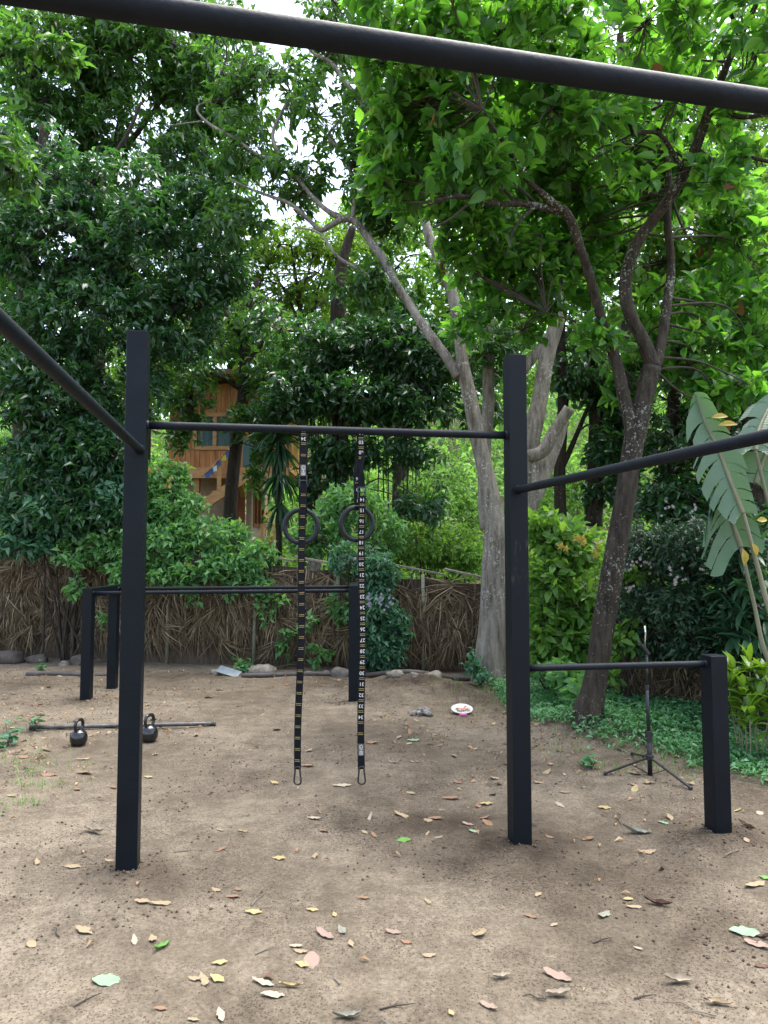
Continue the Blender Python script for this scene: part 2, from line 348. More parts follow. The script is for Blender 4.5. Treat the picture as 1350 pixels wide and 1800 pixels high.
def tmpl_blade(bend=.1):
    v = [(-.5, 0, 0), (.5, 0, 0), (-.42, .45, bend), (.42, .45, bend), (0, 1, -bend)]
    return np.array(v, float), [(0, 1, 3, 2), (2, 3, 4)]
def tmpl_strap(bend=.25):
    v = []; f = []
    for i, (t, w) in enumerate([(0, .18), (.2, .42), (.45, .5), (.75, .34)]):
        z = bend * (t - 1.4 * t * t); v += [(-w, t, z + .1 * w), (0, t, z), (w, t, z + .1 * w)]
    v.append((0, 1, bend * (-.4)))
    for i in range(3):
        a = i * 3; f += [(a, a + 1, a + 4, a + 3), (a + 1, a + 2, a + 5, a + 4)]
    f += [(9, 10, 12), (10, 11, 12)]
    return np.array(v, float), f
T_NEAR, T_MID, T_BLADE, T_STRAP = tmpl_ovate(), tmpl_simple(), tmpl_blade(), tmpl_strap()
def nrm(a): return a / np.maximum(np.linalg.norm(a, axis=1, keepdims=True), 1e-9)
class LV:
    def __init__(s): s.V = []; s.L = []; s.T = []; s.n = 0
    def add(s, P, D, Nn, ln, wd, tm):
        tv, tf = tm; N = len(P)
        if N == 0: return s
        D = nrm(D); X = nrm(np.cross(D, Nn)); Z = np.cross(X, D)
        ln = np.broadcast_to(np.asarray(ln, float), (N,)); wd = np.broadcast_to(np.asarray(wd, float), (N,))
        V = P[:, None, :] + X[:, None, :] * (tv[None, :, 0:1] * wd[:, None, None]) + D[:, None, :] * (tv[None, :, 1:2] * ln[:, None, None]) + Z[:, None, :] * (tv[None, :, 2:3] * ln[:, None, None])
        k = len(tv); lf = np.concatenate([np.array(f) for f in tf]); tt = np.array([len(f) for f in tf])
        s.L.append((lf[None, :] + (s.n + k * np.arange(N))[:, None]).ravel()); s.T.append(np.tile(tt, N))
        s.V.append(V.reshape(-1, 3)); s.n += N * k; return s
    def build(s, name, m, parent=None, loc=(0, 0, 0)):
        return npmesh(name, np.concatenate(s.V), np.concatenate(s.L), np.concatenate(s.T), m, parent, smooth=True, loc=loc)
UP = np.array([0, 0, 1.0])
def blob_pts(blobs, dens=1.0, gap=.35, gsc=.55, shell=.55, seed=0):
    """twig ends inside crown lobes given as (px, py, Y, half width px, half height px, half depth m, count)"""
    C = []; O = []
    for (px, py, Y, rx, ry, rd, n) in blobs:
        c = at(px, py, Y); k = Y / F; n = int(n * dens)
        d = nrm(rng.normal(size=(n, 3))); r = rng.random(n) ** (1 / 3) * (1 - shell) + shell * rng.random(n) ** .25
        p = c + d * r[:, None] * np.array([rx * k, rd, ry * k])
        C.append(p); O.append(nrm(d * np.array([1, 1, .8])))
    C = np.concatenate(C); O = np.concatenate(O)
    keep = n3(C, gsc, seed) + .12 * rng.normal(size=len(C)) > gap
    return C[keep], O[keep]
def twig_leaves(lv, C, O, per, tl, ln, asp, tm, droop=.3, upn=1.0, spread=1.0, jit=.75):
    """leaves set around each twig end; returns twig start points"""
    n = len(C)
    t = nrm(O * .8 + rng.normal(size=(n, 3)) * .5 + UP * .25)
    B = C - t * tl
    idx = np.repeat(np.arange(n), per); N = len(idx)
    s = rng.random(N) ** .7
    P = B[idx] + t[idx] * (s * tl)[:, None]
    perp = rng.normal(size=(N, 3)); perp = nrm(perp - t[idx] * (perp * t[idx]).sum(1)[:, None])
    D = nrm(t[idx] * .55 + perp * spread * 1.0 - UP * droop + rng.normal(size=(N, 3)) * .15)
    Nn = UP * upn + rng.normal(size=(N, 3)) * jit - np.array([0, .25, 0])
    L = ln * (.45 + .8 * rng.random(N))
    lv.add(P, D, Nn, L, L * asp, tm)
    return B
def twigs(mb, B, C, skel, hubs=40, r0=.012, r1=.003, sag=.1, step=1):
    """bend thin branches from the limbs (skel points) to hubs and from the hubs to the twigs"""
    n = len(C)
    if n == 0: return
    hi = rng.choice(n, min(hubs, n), replace=False); H = B[hi]
    for h in H:
        d = np.linalg.norm(skel[:, :3] - h, axis=1); a = skel[d.argmin()]
        if d.min() < .05: continue
        mid = (a[:3] + h) / 2 + rng.normal(size=3) * .10 * d.min() + UP * sag * d.min()
        P = spline([[*a[:3], min(r0 * 1.6, a[3] * .8)], [*mid, r0], [*h, r0 * .6]], 5)
        mb.tube(P[:, :3], P[:, 3], 5, cap=False)
    for i in range(0, n, step):
        d = np.linalg.norm(H - B[i], axis=1); a = H[d.argmin()]
        mid = (a + B[i]) / 2 + rng.normal(size=3) * .06 * d.min()
        mb.tube([a, mid, B[i], C[i]], [r0 * .55, r0 * .4, r1, r1 * .6], 3, cap=False)
def limbs(mb, rows, n=10, wob=.015, seed=0):
    """rows of (px, py, Y, radius) -> tube; returns skeleton points"""
    P = spline([[*at(a, b, Y), r] for a, b, Y, r in rows], 6)
    w = np.stack([vn(P[:, 2] * 2.3, P[:, 0] * 0 + k * 7 + seed, k) - .5 for k in range(3)], 1)
    P[:, :3] += w * wob * 2; P[:, 3] *= 1 + .14 * (vn(P[:, 2] * 6, P[:, 2] * 0 + seed, 8) - .5)
    mb.tube(P[:, :3], P[:, 3], n); return P
def tree(name, label, rows_list, blobs, lm, bark, per=8, tl=.35, ln=.15, asp=.8, tm=T_MID, droop=.3, hubs=40, r0=.012, gap=.35, gsc=.55, step=1, group=None, cat='tree', seed=0, upn=1.0, twm=None, shell=.55, nseg=10, root=None, extra=None, dens=1.0):
    b0 = at(*rows_list[0][0][:3]); g = float(gz(b0[0], b0[1]))
    t = thing(name, label, cat, (b0[0], b0[1], g), group)
    mb = MB(); sk = []
    r0_ = rows_list[0][0]
    # carry the trunk down into the ground with a small flare
    if root is None or root:
        rr = r0_[3]; P = [[b0[0], b0[1], g - .15, rr * 1.5], [b0[0], b0[1], g + .06, rr * 1.22]]
        first = [[*at(a, b, Y), r] for a, b, Y, r in rows_list[0]]
        if first[0][2] - g > .35: P.append([b0[0], b0[1], g + (first[0][2] - g) * .5, rr * 1.05])
        Q = spline(P + [q for q in first if q[2] > g + .12], 6); mb.tube(Q[:, :3], Q[:, 3], nseg + 2); sk.append(Q)
        rest = rows_list[1:]
    else: rest = rows_list
    for i, rows in enumerate(rest): sk.append(limbs(mb, rows, nseg, seed=i + seed))
    build('trunk', mb, bark, t, True)
    sk = np.concatenate(sk)
    C, O = blob_pts(blobs, dens=dens, gap=gap, gsc=gsc, seed=seed, shell=shell); lv = LV()
    B = twig_leaves(lv, C, O, per, tl, ln, asp, tm, droop, upn)
    if extra: extra(lv, t, C, O, B)
    br = MB(); twigs(br, B, C, sk, hubs, r0, r0 * .25, step=step); build('branches', br, twm or M['twig'], t, True)
    lv.build('crown', lm, t)
    return t
#SECTIONS
# ------------------------------------------------------------------ the ground: one sheet, fine near the camera, out to the horizon
def axis(lo, hi, fine, far):
    a = list(np.arange(lo, hi, fine)); s = fine; x = a[-1]
    while x < far: s *= 1.22; x += s; a.append(x)
    s = fine; x = a[0]; pre = []
    while x > -far: s *= 1.22; x -= s; pre.append(x)
    return np.array(pre[::-1] + a)
gx = axis(-5.5, 4.5, .03, 600); gy = axis(.8, 9.6, .03, 600)
GX, GY = np.meshgrid(gx, gy); GZ = gz(GX, GY)
nx, ny = len(gx), len(gy); ii = (np.arange(ny - 1)[:, None] * nx + np.arange(nx - 1)[None, :]).ravel()
lp = np.stack([ii, ii + 1, ii + nx + 1, ii + nx], 1).ravel()
gr_ = tag(npmesh('ground', np.stack([GX.ravel(), GY.ravel(), GZ.ravel()], 1), lp, np.full(len(ii), 4), groundmat(), smooth=True), 'bare trodden brown earth of the clearing', None, kind='structure')
# damp, freshly dug earth: round the post feet, on the hump and in loose patches
dx, dy = GX.ravel(), GY.ravel(); wx = dx + .25 * (vn(dx * 3, dy * 3, 71) - .5); wy = dy + .25 * (vn(dx * 3, dy * 3, 72) - .5); dmp = np.zeros(len(dx))
for a, b, rx, ry, k in ((.72, 3.85, .55, .38, .8), (.25, 4.25, .6, .30, .75), (-1.22, 3.52, .38, .25, .6), (1.5, 3.7, .75, .45, .55), (1.9, 4.0, .4, .3, .6), (.45, 8.25, .7, .45, .8), (.1, 8.35, .6, .35, .5), (-.3, 7.6, .35, .2, .5), (-3.1, 7.6, .3, .2, .5), (1.3, 3.0, .6, .35, .4), (-.9, 2.9, .5, .2, .3), (-4.6, 8.3, .6, .5, .6), (.75, 5.6, .6, .5, .35), (-.35, 2.45, .3, .12, .4)):
    dmp = np.maximum(dmp, k * np.exp(-((wx - a) / rx) ** 2 - ((wy - b) / ry) ** 2))
dmp = np.clip(dmp * (.45 + 1.1 * vn(dx * 5, dy * 5, 73)) + .25 * sstep(.55, .8, vn(dx * .9, dy * .9, 74)), 0, .95) + .5 * sstep(0, .6, dy - fence_y(dx))
gr_.data.attributes.new('damp', 'FLOAT', 'POINT').data.foreach_set('value', np.clip(dmp, 0, 1).astype(np.float32))

# ------------------------------------------------------------------ pull-up rig: welded posts and tubes
TH = R(10.0); ex = Vector((math.cos(TH), math.sin(TH), 0)); ey = Vector((-math.sin(TH), math.cos(TH), 0))
PA = Vector((-1.244, 3.55, 0)); PB = Vector((.72, 3.87, 0)); PC = Vector((1.85, 4.034, 0))
PD = Vector((-.724, .836, 0)); PE = Vector((1.31, 1.258, 0))
rig = thing('pull_up_rig', 'large black welded pull-up rig of square posts and round bars in front of the trees', 'pull-up rig', (PA.x, PA.y, float(gz(PA.x, PA.y))))
def post(p, h, parent=rig, w=.1, rz=TH):
    return build('post', MB().box((p.x, p.y, h / 2 - .1), (w, w, h + .2), rz), M['paint'], parent, bevel=.0025)
post(PA, 2.67)
o = post(PB, 2.64); mb = MB()
o['label'] = 'tall post with scuffed worn paint at half height'
post(PC, .985); post(PD, 2.55); post(PE, 2.55)
def rigbar(a, b, z0, z1, r=.021, name='bar', parent=rig, g=.05):
    a = Vector((a.x, a.y, z0)); b = Vector((b.x, b.y, z1)); d = (b - a).normalized()
    a = a + d * g; b = b - d * g; m = MB()
    n = 14; P = [a + (b - a) * t for t in np.linspace(0, 1, n)]
    m.tube(P, r, 24)
    for e, s in ((a, 1), (b, -1)): m.tube([e, e + d * s * .004, e + d * s * .010], [r * 1.22, r * 1.18, r * 1.0], 24, cap=False)   # weld bead
    return build(name, m, M['tube'], parent, True)
BZ = 2.20
rigbar(PA, PB, BZ, BZ, name='pull_up_bar')
rigbar(PD, PA + ex * .022, 2.07, 2.07, name='pull_up_bar'); rigbar(PE, PB - ex * .008, 1.897, 1.897, name='pull_up_bar')
rigbar(PD, PE, 2.285, 2.285, .0185, name='pull_up_bar')
rigbar(PB, PC, .937, .937, .0185, name='low_bar')

# parallel dip bars at the back
QA = Vector((-3.15, 7.63, 0)); QB = Vector((-.325, 7.66, 0)); QC = Vector((-3.17, 8.40, 0)); QD = Vector((-.345, 8.43, 0))
dip = thing('parallel_dip_bars', 'low black parallel dip bars on four square posts near the thatch fence', 'dip bars', (-1.7, 8.0, float(gz(-1.7, 8))))
for p, h in ((QA, 1.19), (QB, 1.215), (QC, 1.19), (QD, 1.215)): post(p, h, dip, .1, 0)
for a, b, h in ((QA, QC, 1.19), (QB, QD, 1.215)):
    build('cross_beam', MB().bar((a.x, a.y + .05, h - .052), (b.x, b.y - .05, h - .052), .096, .1), M['paint'], dip, bevel=.0025)
rigbar(QA, QB, 1.135, 1.16, .02, 'dip_bar', dip); rigbar(QC, QD, 1.145, 1.165, .02, 'dip_bar', dip)

# ------------------------------------------------------------------ gymnastic rings hung on the front bar
def text_mb(s, size, origin, right, upv, thick=.0006):
    c = bpy.data.curves.new('t', 'FONT'); c.body = s; c.size = size; c.align_x = 'CENTER'; c.align_y = 'CENTER'; c.extrude = thick; c.resolution_u = 3; c.offset = size * .012
    o = bpy.data.objects.new('t', c); S.collection.objects.link(o)
    bpy.context.view_layer.update()
    dg = bpy.context.evaluated_depsgraph_get(); me = bpy.data.meshes.new_from_object(o.evaluated_get(dg))
    r = Vector(right).normalized(); u = Vector(upv).normalized(); nn = r.cross(u)
    vs = [Vector(origin) + r * v.co.x + u * v.co.y + nn * v.co.z for v in me.vertices]; fs = [tuple(p.vertices) for p in me.polygons]
    bpy.data.objects.remove(o); bpy.data.meshes.remove(me); bpy.data.curves.remove(c)
    return vs, fs
def ribbon(mb, path, wid, th=.0022, twist=None):
    """flat webbing: rows of centre points, width along the bar direction (turned by twist)"""
    P = [Vector(p) for p in path]; n = len(P); vs = []
    for i in range(n):
        t = (P[min(i + 1, n - 1)] - P[max(i - 1, 0)]).normalized()
        a = twist[i] if twist is not None else 0
        w = ex * math.cos(a) - ey * math.sin(a); w = (w - t * w.dot(t)).normalized(); nn = w.cross(t)
        for sx, sz in ((-1, -1), (1, -1), (1, 1), (-1, 1)): vs.append(P[i] + w * sx * wid / 2 + nn * sz * th / 2)
    fs = [(i * 4 + k, i * 4 + (k + 1) % 4, i * 4 + 4 + (k + 1) % 4, i * 4 + 4 + k) for i in range(n - 1) for k in range(4)]
    fs += [(3, 2, 1, 0), (n * 4 - 4, n * 4 - 3, n * 4 - 2, n * 4 - 1)]
    mb.add(vs, fs)
def barpt(px):                             # point under a picture column on the front bar
    u = (px - 675) / F; s = (u * PA.y - PA.x) / (ex.x - u * ex.y); return PA + ex * s
def ring_strap(px, label, ztail, lean, ringz, ringdx, bz_buckle, wid, kind):
    b = barpt(px); bx = Vector((b.x, b.y, BZ))
    t = thing('gymnastic_ring', label, 'gymnastic ring', bx, 'gymnastic rings on the front pull-up bar')
    front = lambda z, dx=0.0, dy=0.0: Vector((b.x, b.y, z)) - ey * (.024 + dy) + ex * dx
    st = MB()
    over = [Vector((b.x, b.y, BZ)) + (-ey * math.cos(a) + Vector((0, 0, 1)) * math.sin(a)) * .0232 for a in np.linspace(-.5, math.pi + .5, 14)]
    zb = bz_buckle
    # front strand from the bar to the buckle
    fr = [front(z, ringdx * .35 * (BZ - z) / (BZ - zb)) for z in np.linspace(zb, BZ - .03, 14)]
    tw1 = [0.0] * len(fr)
    if kind == 'twisted': tw1 = [1.25 * math.exp(-((z - (zb + .10)) / .06) ** 2) for z in np.linspace(zb, BZ - .03, 14)]
    ribbon(st, fr + over, wid, twist=tw1 + [0] * 14)
    # back strand down to the ring
    off = -.022 if kind == 'twisted' else .006
    rt = ringz + .098
    bk = [Vector((b.x, b.y, z)) + ey * (.022 - .03 * (BZ - z) / (BZ - rt)) + ex * (off * sstep(BZ - .05, zb + .08, z) + ringdx * .5 * (BZ - z) / (BZ - rt)) for z in np.linspace(BZ - .02, rt - .02, 14)]
    ribbon(st, bk, wid * .96, twist=[(.9 * math.exp(-((i - 5) / 2.0) ** 2) if kind == 'twisted' else .1) for i in range(14)])
    # small loop under the ring's top
    tp = bk[-1]
    lp = [tp + (-ey * math.cos(a) - Vector((0, 0, 1)) * math.sin(a)) * .019 - ey * -.0 for a in np.linspace(0, math.pi, 8)]
    ribbon(st, lp, wid * .96)
    # the long tail hanging in front
    z1 = zb - .045; zz = np.linspace(z1, ztail, 40)
    path = []; tw = []
    for z in zz:
        k = (z1 - z) / (z1 - ztail)
        path.append(front(z, ringdx * .35 + lean * k ** 1.4 + .004 * math.sin(z * 7), .012 + .010 * (1 - k))); tw.append((.15 * math.sin(z * 5 + px) + (.35 * k ** 3 if kind == 'straight' else .12 * k)))
    ribbon(st, path, wid, twist=tw)
    sp_ = build('strap', st, M['strap'], t)
    # yellow double stripes and white numbers printed on the tail and front strand
    ym = MB(); wm = MB()
    def onpath(z):
        k = (z1 - z) / (z1 - ztail); i = min(max(int(k * 39), 0), 38); f = k * 39 - i
        p = path[i] * (1 - f) + path[i + 1] * f; tt = (path[i] - path[i + 1]).normalized(); a = tw[i]
        w = ex * math.cos(a) - ey * math.sin(a); w = (w - tt * w.dot(tt)).normalized(); return p, w, tt, w.cross(tt)
    def stripe(p, w, u, nn, ww=wid * .74):
        for dz in (-.004, .004):
            c = p + u * dz + nn * .0019; ym.add([c + w * a * ww / 2 + u * e * .0011 + nn * g for g in (-.0006, .0006) for a, e in ((-1, -1), (1, -1), (1, 1), (-1, 1))], [(4, 5, 6, 7), (0, 1, 5, 4), (1, 2, 6, 5), (2, 3, 7, 6), (3, 0, 4, 7)])
    pitch = .0560; num = 14; z = z1 - .02 if kind == 'twisted' else z1 - .055
    while z > ztail + .035:
        p, w, u, nn = onpath(z)
        if kind == 'twisted':
            if num <= 34: wm.add(*text_mb(str(num), .026, p + nn * .0022, -w, -u)); num += 1
            zs = z - pitch / 2
        else: zs = z
        tagzone = ztail + .05 < zs < ztail + .145
        if zs > ztail + .03 and not (kind == 'twisted' and tagzone): stripe(*onpath(zs))
        z -= pitch
    fz = lambda zq: (front(zq, ringdx * .35 * (BZ - zq) / (BZ - zb)), ex, Vector((0, 0, 1)), -ey)
    if kind == 'twisted':
        for zq, s in ((BZ - .012, '04'), (BZ - .062, '03'), (BZ - .116, '02')):
            p, w, u, nn = fz(zq); wm.add(*text_mb(s, .026, p + nn * .0022, w, u)); stripe(p - u * .027, w, u, nn)
        for i, s in ((8, '9'), (10, '0'), (12, '1')):
            p = bk[i]; wm.add(*text_mb(s, .022, p - ey * .0024, ex, (0, 0, 1))); stripe(p - Vector((0, 0, .024)), ex, Vector((0, 0, 1)), -ey, wid * .6)
    else:
        p, w, u, nn = fz(BZ - .050); wm.add(*text_mb('34', .026, p + nn * .0022, -w, -u))
        p, w, u, nn = fz(BZ - .004); wm.add(*text_mb('00', .026, p + nn * .0024, -w, -u))
        for zq in (BZ - .027, BZ - .076, BZ - .136): stripe(*fz(zq))
    build('stripe_marks', ym, M['yellow'], sp_); build('numbers', wm, M['white'], sp_)
    # rubber tag with three letters reading down the strap
    if kind == 'twisted': p, w, u, nn = onpath(ztail + .098)
    else: p, w, u, nn = fz(BZ - .216)
    tg = build('tag', MB().add([p + w * a * .0145 + u * e * .030 + nn * g for g in (.0012, .0030) for a, e in ((-1, -1), (1, -1), (1, 1), (-1, 1))], [(4, 5, 6, 7), (0, 1, 5, 4), (1, 2, 6, 5), (2, 3, 7, 6), (3, 0, 4, 7)]), M['tagm'], t)
    build('lettering', MB().add(*text_mb('GHB', .026, p + nn * .0036, -u, w)), M['white'], tg)
    # cam buckle: a flat frame with a lever
    bc = front(zb - .028, ringdx * .35, .004); bm = MB(); q = .019
    for sx in (-1, 1): bm.bar(bc + ex * sx * q - Vector((0, 0, .028)), bc + ex * sx * q + Vector((0, 0, .03)), .005, .006)
    for dz in (-.028, 0.004, .028): bm.tube([bc - ex * (q + .004) + Vector((0, 0, dz)), bc + ex * (q + .004) + Vector((0, 0, dz))], .0035, 8)
    build('buckle', bm, M['black'], t, bevel=.001)
    # the ring
    rc = tp + Vector((0, 0, -.098 + .019 - .012)) + ex * (-.012 if kind != 'twisted' else -.002)
    a0 = .10 if kind == 'twisted' else -.12
    e1 = (ex * math.cos(a0) + ey * math.sin(a0))
    P = [rc + e1 * math.cos(a) * .0845 + Vector((0, 0, 1)) * math.sin(a) * .0865 for a in np.linspace(0, 2 * math.pi, 48, endpoint=False)]
    build('ring', MB().tube(P, .0128, 16, closed=True), M['ring'], t, True)
    # carabiner: pear-shaped loop at the tail's end
    p, w, u, nn = onpath(ztail); sh = [(-.012, .012), (0, .016), (.012, .012), (.0145, -.02), (.0185, -.052), (.014, -.066), (0, -.072), (-.014, -.066), (-.0185, -.052), (-.0145, -.02)]
    S2 = spline([[a, b_, 0, 0] for a, b_ in sh + sh[:1]], 4)[:-1]
    build('carabiner', MB().tube([p + w * a[0] + u * (a[1] - .004) for a in S2], .0045, 8, closed=True), M['black'], t, True)
    return t
ring_strap(532, 'gymnastic ring on a black strap with plain striped tail, nearer the scuff-free tall post', .468, -.018, 1.707, -.004, 1.955, .036, 'straight')
ring_strap(633, 'gymnastic ring on a black strap whose tail carries numbers from 14 to 34', .452, .0, 1.723, .012, 1.90, .036, 'twisted')

# scuffed patch of bare, greyish paint on the second post
sm, t_, b_, N_, L_ = nodes('scuffed_paint')
tc_ = N_('ShaderNodeTexCoord'); mp_ = N_('ShaderNodeMapping'); mp_.inputs['Scale'].default_value = (1, 1, .22); L_(tc_.outputs['Object'], mp_.inputs['Vector'])
nn_ = noise(N_, L_, mp_.outputs[0], 34, 6, .65); sx_ = N_('ShaderNodeSeparateXYZ'); L_(tc_.outputs['Object'], sx_.inputs[0])
bd = N_('ShaderNodeMapRange'); bd.interpolation_type = 'SMOOTHSTEP'; L_(sx_.outputs['Z'], bd.inputs['Value'])
zg = float(gz(PA.x, PA.y)); bd.inputs['From Min'].default_value = 1.15 - zg; bd.inputs['From Max'].default_value = 1.55 - zg
be = N_('ShaderNodeMapRange'); be.interpolation_type = 'SMOOTHSTEP'; L_(sx_.outputs['Z'], be.inputs['Value']); be.inputs['From Min'].default_value = 1.64 - zg; be.inputs['From Max'].default_value = 1.60 - zg
mu_ = N_('ShaderNodeMath'); mu_.operation = 'MULTIPLY'; L_(bd.outputs[0], mu_.inputs[0]); L_(be.outputs[0], mu_.inputs[1])
ra_ = ramp(N_, [(.54, (0, 0, 0)), (.66, (1, 1, 1))]); L_(nn_.outputs['Fac'], ra_.inputs['Fac'])
m2_ = N_('ShaderNodeMath'); m2_.operation = 'MULTIPLY'; L_(mu_.outputs[0], m2_.inputs[0]); L_(ra_.outputs[0], m2_.inputs[1])
mx_ = N_('ShaderNodeMix'); mx_.data_type = 'RGBA'; L_(m2_.outputs[0], mx_.inputs['Factor']); mx_.inputs['A'].default_value = (.0038, .006, .0088, 1); mx_.inputs['B'].default_value = (.045, .040, .034, 1); b_.inputs['Specular IOR Level'].default_value = .16
L_(mx_.outputs['Result'], b_.inputs['Base Color']); b_.inputs['Roughness'].default_value = .48
o.data.materials[0] = sm

# ------------------------------------------------------------------ kettlebells, bars and litter on the ground
def kettle(p, label, s=1.0, rz=0.0):
    t = thing('kettlebell', label, 'kettlebell', p, 'kettlebells by the steel bar')
    prof = [(.045, 0), (.062, .006), (.078, .03), (.087, .062), (.084, .10), (.07, .132), (.048, .152), (.03, .162), (.001, .166)]
    pr = spline([[a, b, 0, 0] for a, b in prof], 4)
    build('body', MB().lathe([(q[0] * s, q[1] * s) for q in pr], p, 32), M['iron'], t, True)
    c, sn = math.cos(rz), math.sin(rz)
    H = [(-.038, .135), (-.056, .175), (-.060, .215), (-.046, .246), (-.02, .256), (.02, .256), (.046, .246), (.060, .215), (.056, .175), (.038, .135)]
    Q = spline([[a, b, 0, 0] for a, b in H], 4)
    build('handle', MB().tube([(p[0] + q[0] * s * c, p[1] + q[0] * s * sn, p[2] + q[1] * s) for q in Q], .0165 * s, 12), M['iron'], t, True)
kettle(gnd(138, 1310), 'black kettlebell standing clear in the open in front of the steel bar', .80, R(76))
kettle(gnd(262, 1303), 'glossy black kettlebell half hidden behind the tall post', .84, R(68))
a_, b2 = gnd(52, 1283, .022), gnd(379, 1276, .022)
t = thing('steel_bar', 'long bare steel bar lying on the ground behind the kettlebells', 'bar', (a_ + b2) / 2)
build('tube', MB().tube([a_ + (b2 - a_) * k for k in np.linspace(0, 1, 9)], .0185, 16), M['steel'], t, True)
build('end_sleeve', MB().tube([b2 - (b2 - a_) * .012, b2 + (b2 - a_) * .001], .0215, 16), M['steel'], t, True)
a_, b2 = gnd(46, 1188, .02), gnd(202, 1189, .02)
tag(build('wooden_stick', MB().tube([a_ + (b2 - a_) * k + np.array([0, .01 * math.sin(k * 9), .01 * math.sin(k * 5)]) for k in np.linspace(0, 1, 10)], [.03, .034, .03, .032, .036, .03, .03, .028, .024, .012], 8), M['hose'], None, True, loc=a_), 'long dark stick lying by the rocks at the fence foot', 'stick')
hp = [gnd(x, y, .025) for x, y in ((425, 1191), (480, 1190), (560, 1188), (640, 1190), (720, 1192), (790, 1195), (842, 1197))]
hp = spline([[*q, .03] for q in hp], 5)
tag(build('water_pipe', MB().tube(hp[:, :3], .03, 10), M['hose'], None, True, loc=hp[0, :3]), 'dark pipe laid along the foot of the thatch fence', 'pipe')
p = gnd(402, 1187)
zs = build('metal_sheet', MB().box((p[0], p[1], p[2] + .045), (.30, .15, .012), M=Matrix.Rotation(R(-12), 3, 'Z') @ Matrix.Rotation(R(14), 3, 'Y') @ Matrix.Rotation(R(22), 3, 'X')), M['zinc'], None, bevel=.002, loc=p)
tag(zs, 'bluish scrap of sheet metal leaning on earth by the fence', 'metal sheet')
def rock_mb(c, r, seed, flat=.65):
    m = MB(); n1, n2 = 10, 14; vs = []; fs = []
    for i in range(n1 + 1):
        th = math.pi * i / n1
        for j in range(n2):
            ph = 2 * math.pi * j / n2; d = np.array([math.sin(th) * math.cos(ph), math.sin(th) * math.sin(ph), math.cos(th)])
            k = 1 + .9 * (float(n3(d[None] * 1.0 + 3, .8, seed)[0]) - .5) + .5 * (float(n3(d[None] + 3, .3, seed + 2)[0]) - .5); d = np.sign(d) * np.abs(d) ** .8
            vs.append(c + d * k * np.array([r, r * .8, r * flat]))
    for i in range(n1):
        for j in range(n2): fs.append((i * n2 + j, (i + 1) * n2 + j, (i + 1) * n2 + (j + 1) % n2, i * n2 + (j + 1) % n2))
    return m.add(vs, fs)
ROCKS = [  # px, py of the foot, half width px, material, label
    (8, 1166, 34, 'darkrock', 'broad dark rock at the picture edge under the thatch fence'), (64, 1165, 22, 'darkrock', 'domed brown rock at the dark fence foot'),
    (134, 1168, 18, 'darkrock', 'blocky brown rock just beside the back dip bar post'), (112, 1170, 10, 'rock', 'small pale chipped stone between two brown rocks'),
    (543, 1187, 8, 'rock', 'small round mossy stone behind the plain striped strap'), (574, 1185, 8, 'rock', 'small round stone near the back dip bar post foot'),
    (697, 1193, 21, 'rock', 'long low grey rock beside the dark earth hump'), (728, 1196, 9, 'rock', 'small flat stone under the thin green fence pole'),
    (762, 1195, 20, 'rock', 'flat pale stone right behind the dark earth hump'), (458, 1187, 28, 'rock', 'long flat stone behind the dark pipe'),
    (600, 1189, 24, 'rock', 'wide flat pale stone behind the pipe near the post'), (378, 1186, 12, 'rock', 'rounded stone touching the bluish metal sheet'),
    (958, 1204, 15, 'rock', 'upright pale rock seen beside the scuffed post'), (975, 1212, 12, 'rock', 'low pale rock among leaves next to the upright pale rock'),
    (938, 1452, 8, 'darkrock', 'small dark stone at the foot of the scuffed post')]
for i, (px, py, hw, m_, lab) in enumerate(ROCKS):
    g_ = gnd(px, py); r = .78 * hw * g_[1] / F; c = g_ + np.array([0, r * .4, r * .25])
    tag(build('rock', rock_mb(c, r, 20 + i, .7 if hw < 20 else .5), M[m_], None, True, loc=g_), lab, 'rock', 'rocks lying along the fence')
g_ = gnd(745, 1256)
cl = MB()
for k in range(26):
    c = g_ + np.array([rng.normal() * .055, rng.normal() * .04, .01 + .035 * rng.random()]); cl.v, cl.f = cl.v, cl.f
    rm = rock_mb(c, .016 + .02 * rng.random(), 60 + k); cl.add(rm.v, rm.f)
tag(build('ash_clod', cl, M['dung'], None, True, loc=g_), 'crumbly grey clump of ash lying on the earth near the white plate', 'clod')
g_ = gnd(812, 1254); t = thing('plate', 'small white plate with reddish food scraps on the ground', 'plate', g_)
tl = Matrix.Rotation(R(14), 4, 'X')
pm = MB().lathe([(.055, .004), (.06, .004), (.085, .012), (.105, .026), (.107, .028), (.104, .029), (.083, .017), (.058, .009), (.001, .009)], (0, 0, 0), 32)
pm.v = [tuple((tl @ Vector(v)) + Vector(g_) + Vector((0, 0, .022))) for v in pm.v]; build('dish', pm, M['plate'], t, True)
fm = MB()
for k in range(22):
    rm = rock_mb(np.array([rng.normal() * .03, rng.normal() * .025, .018]), .008 + .008 * rng.random(), 90 + k); fm.add(rm.v, rm.f)
fm.v = [tuple((tl @ Vector(v)) + Vector(g_) + Vector((0, 0, .022))) for v in fm.v]
tag(build('food_scraps', fm, M['food'], None, True, loc=g_), 'reddish food scraps heaped on the small white plate', 'food scraps')
g_ = gnd(814, 1259); tag(build('pink_wrapper', MB().box(g_ + np.array([0, 0, .012]), (.075, .035, .02), R(5)), M['pink'], None, bevel=.005, loc=g_), 'bright pink plastic piece lying just in front of the plate', 'wrapper')

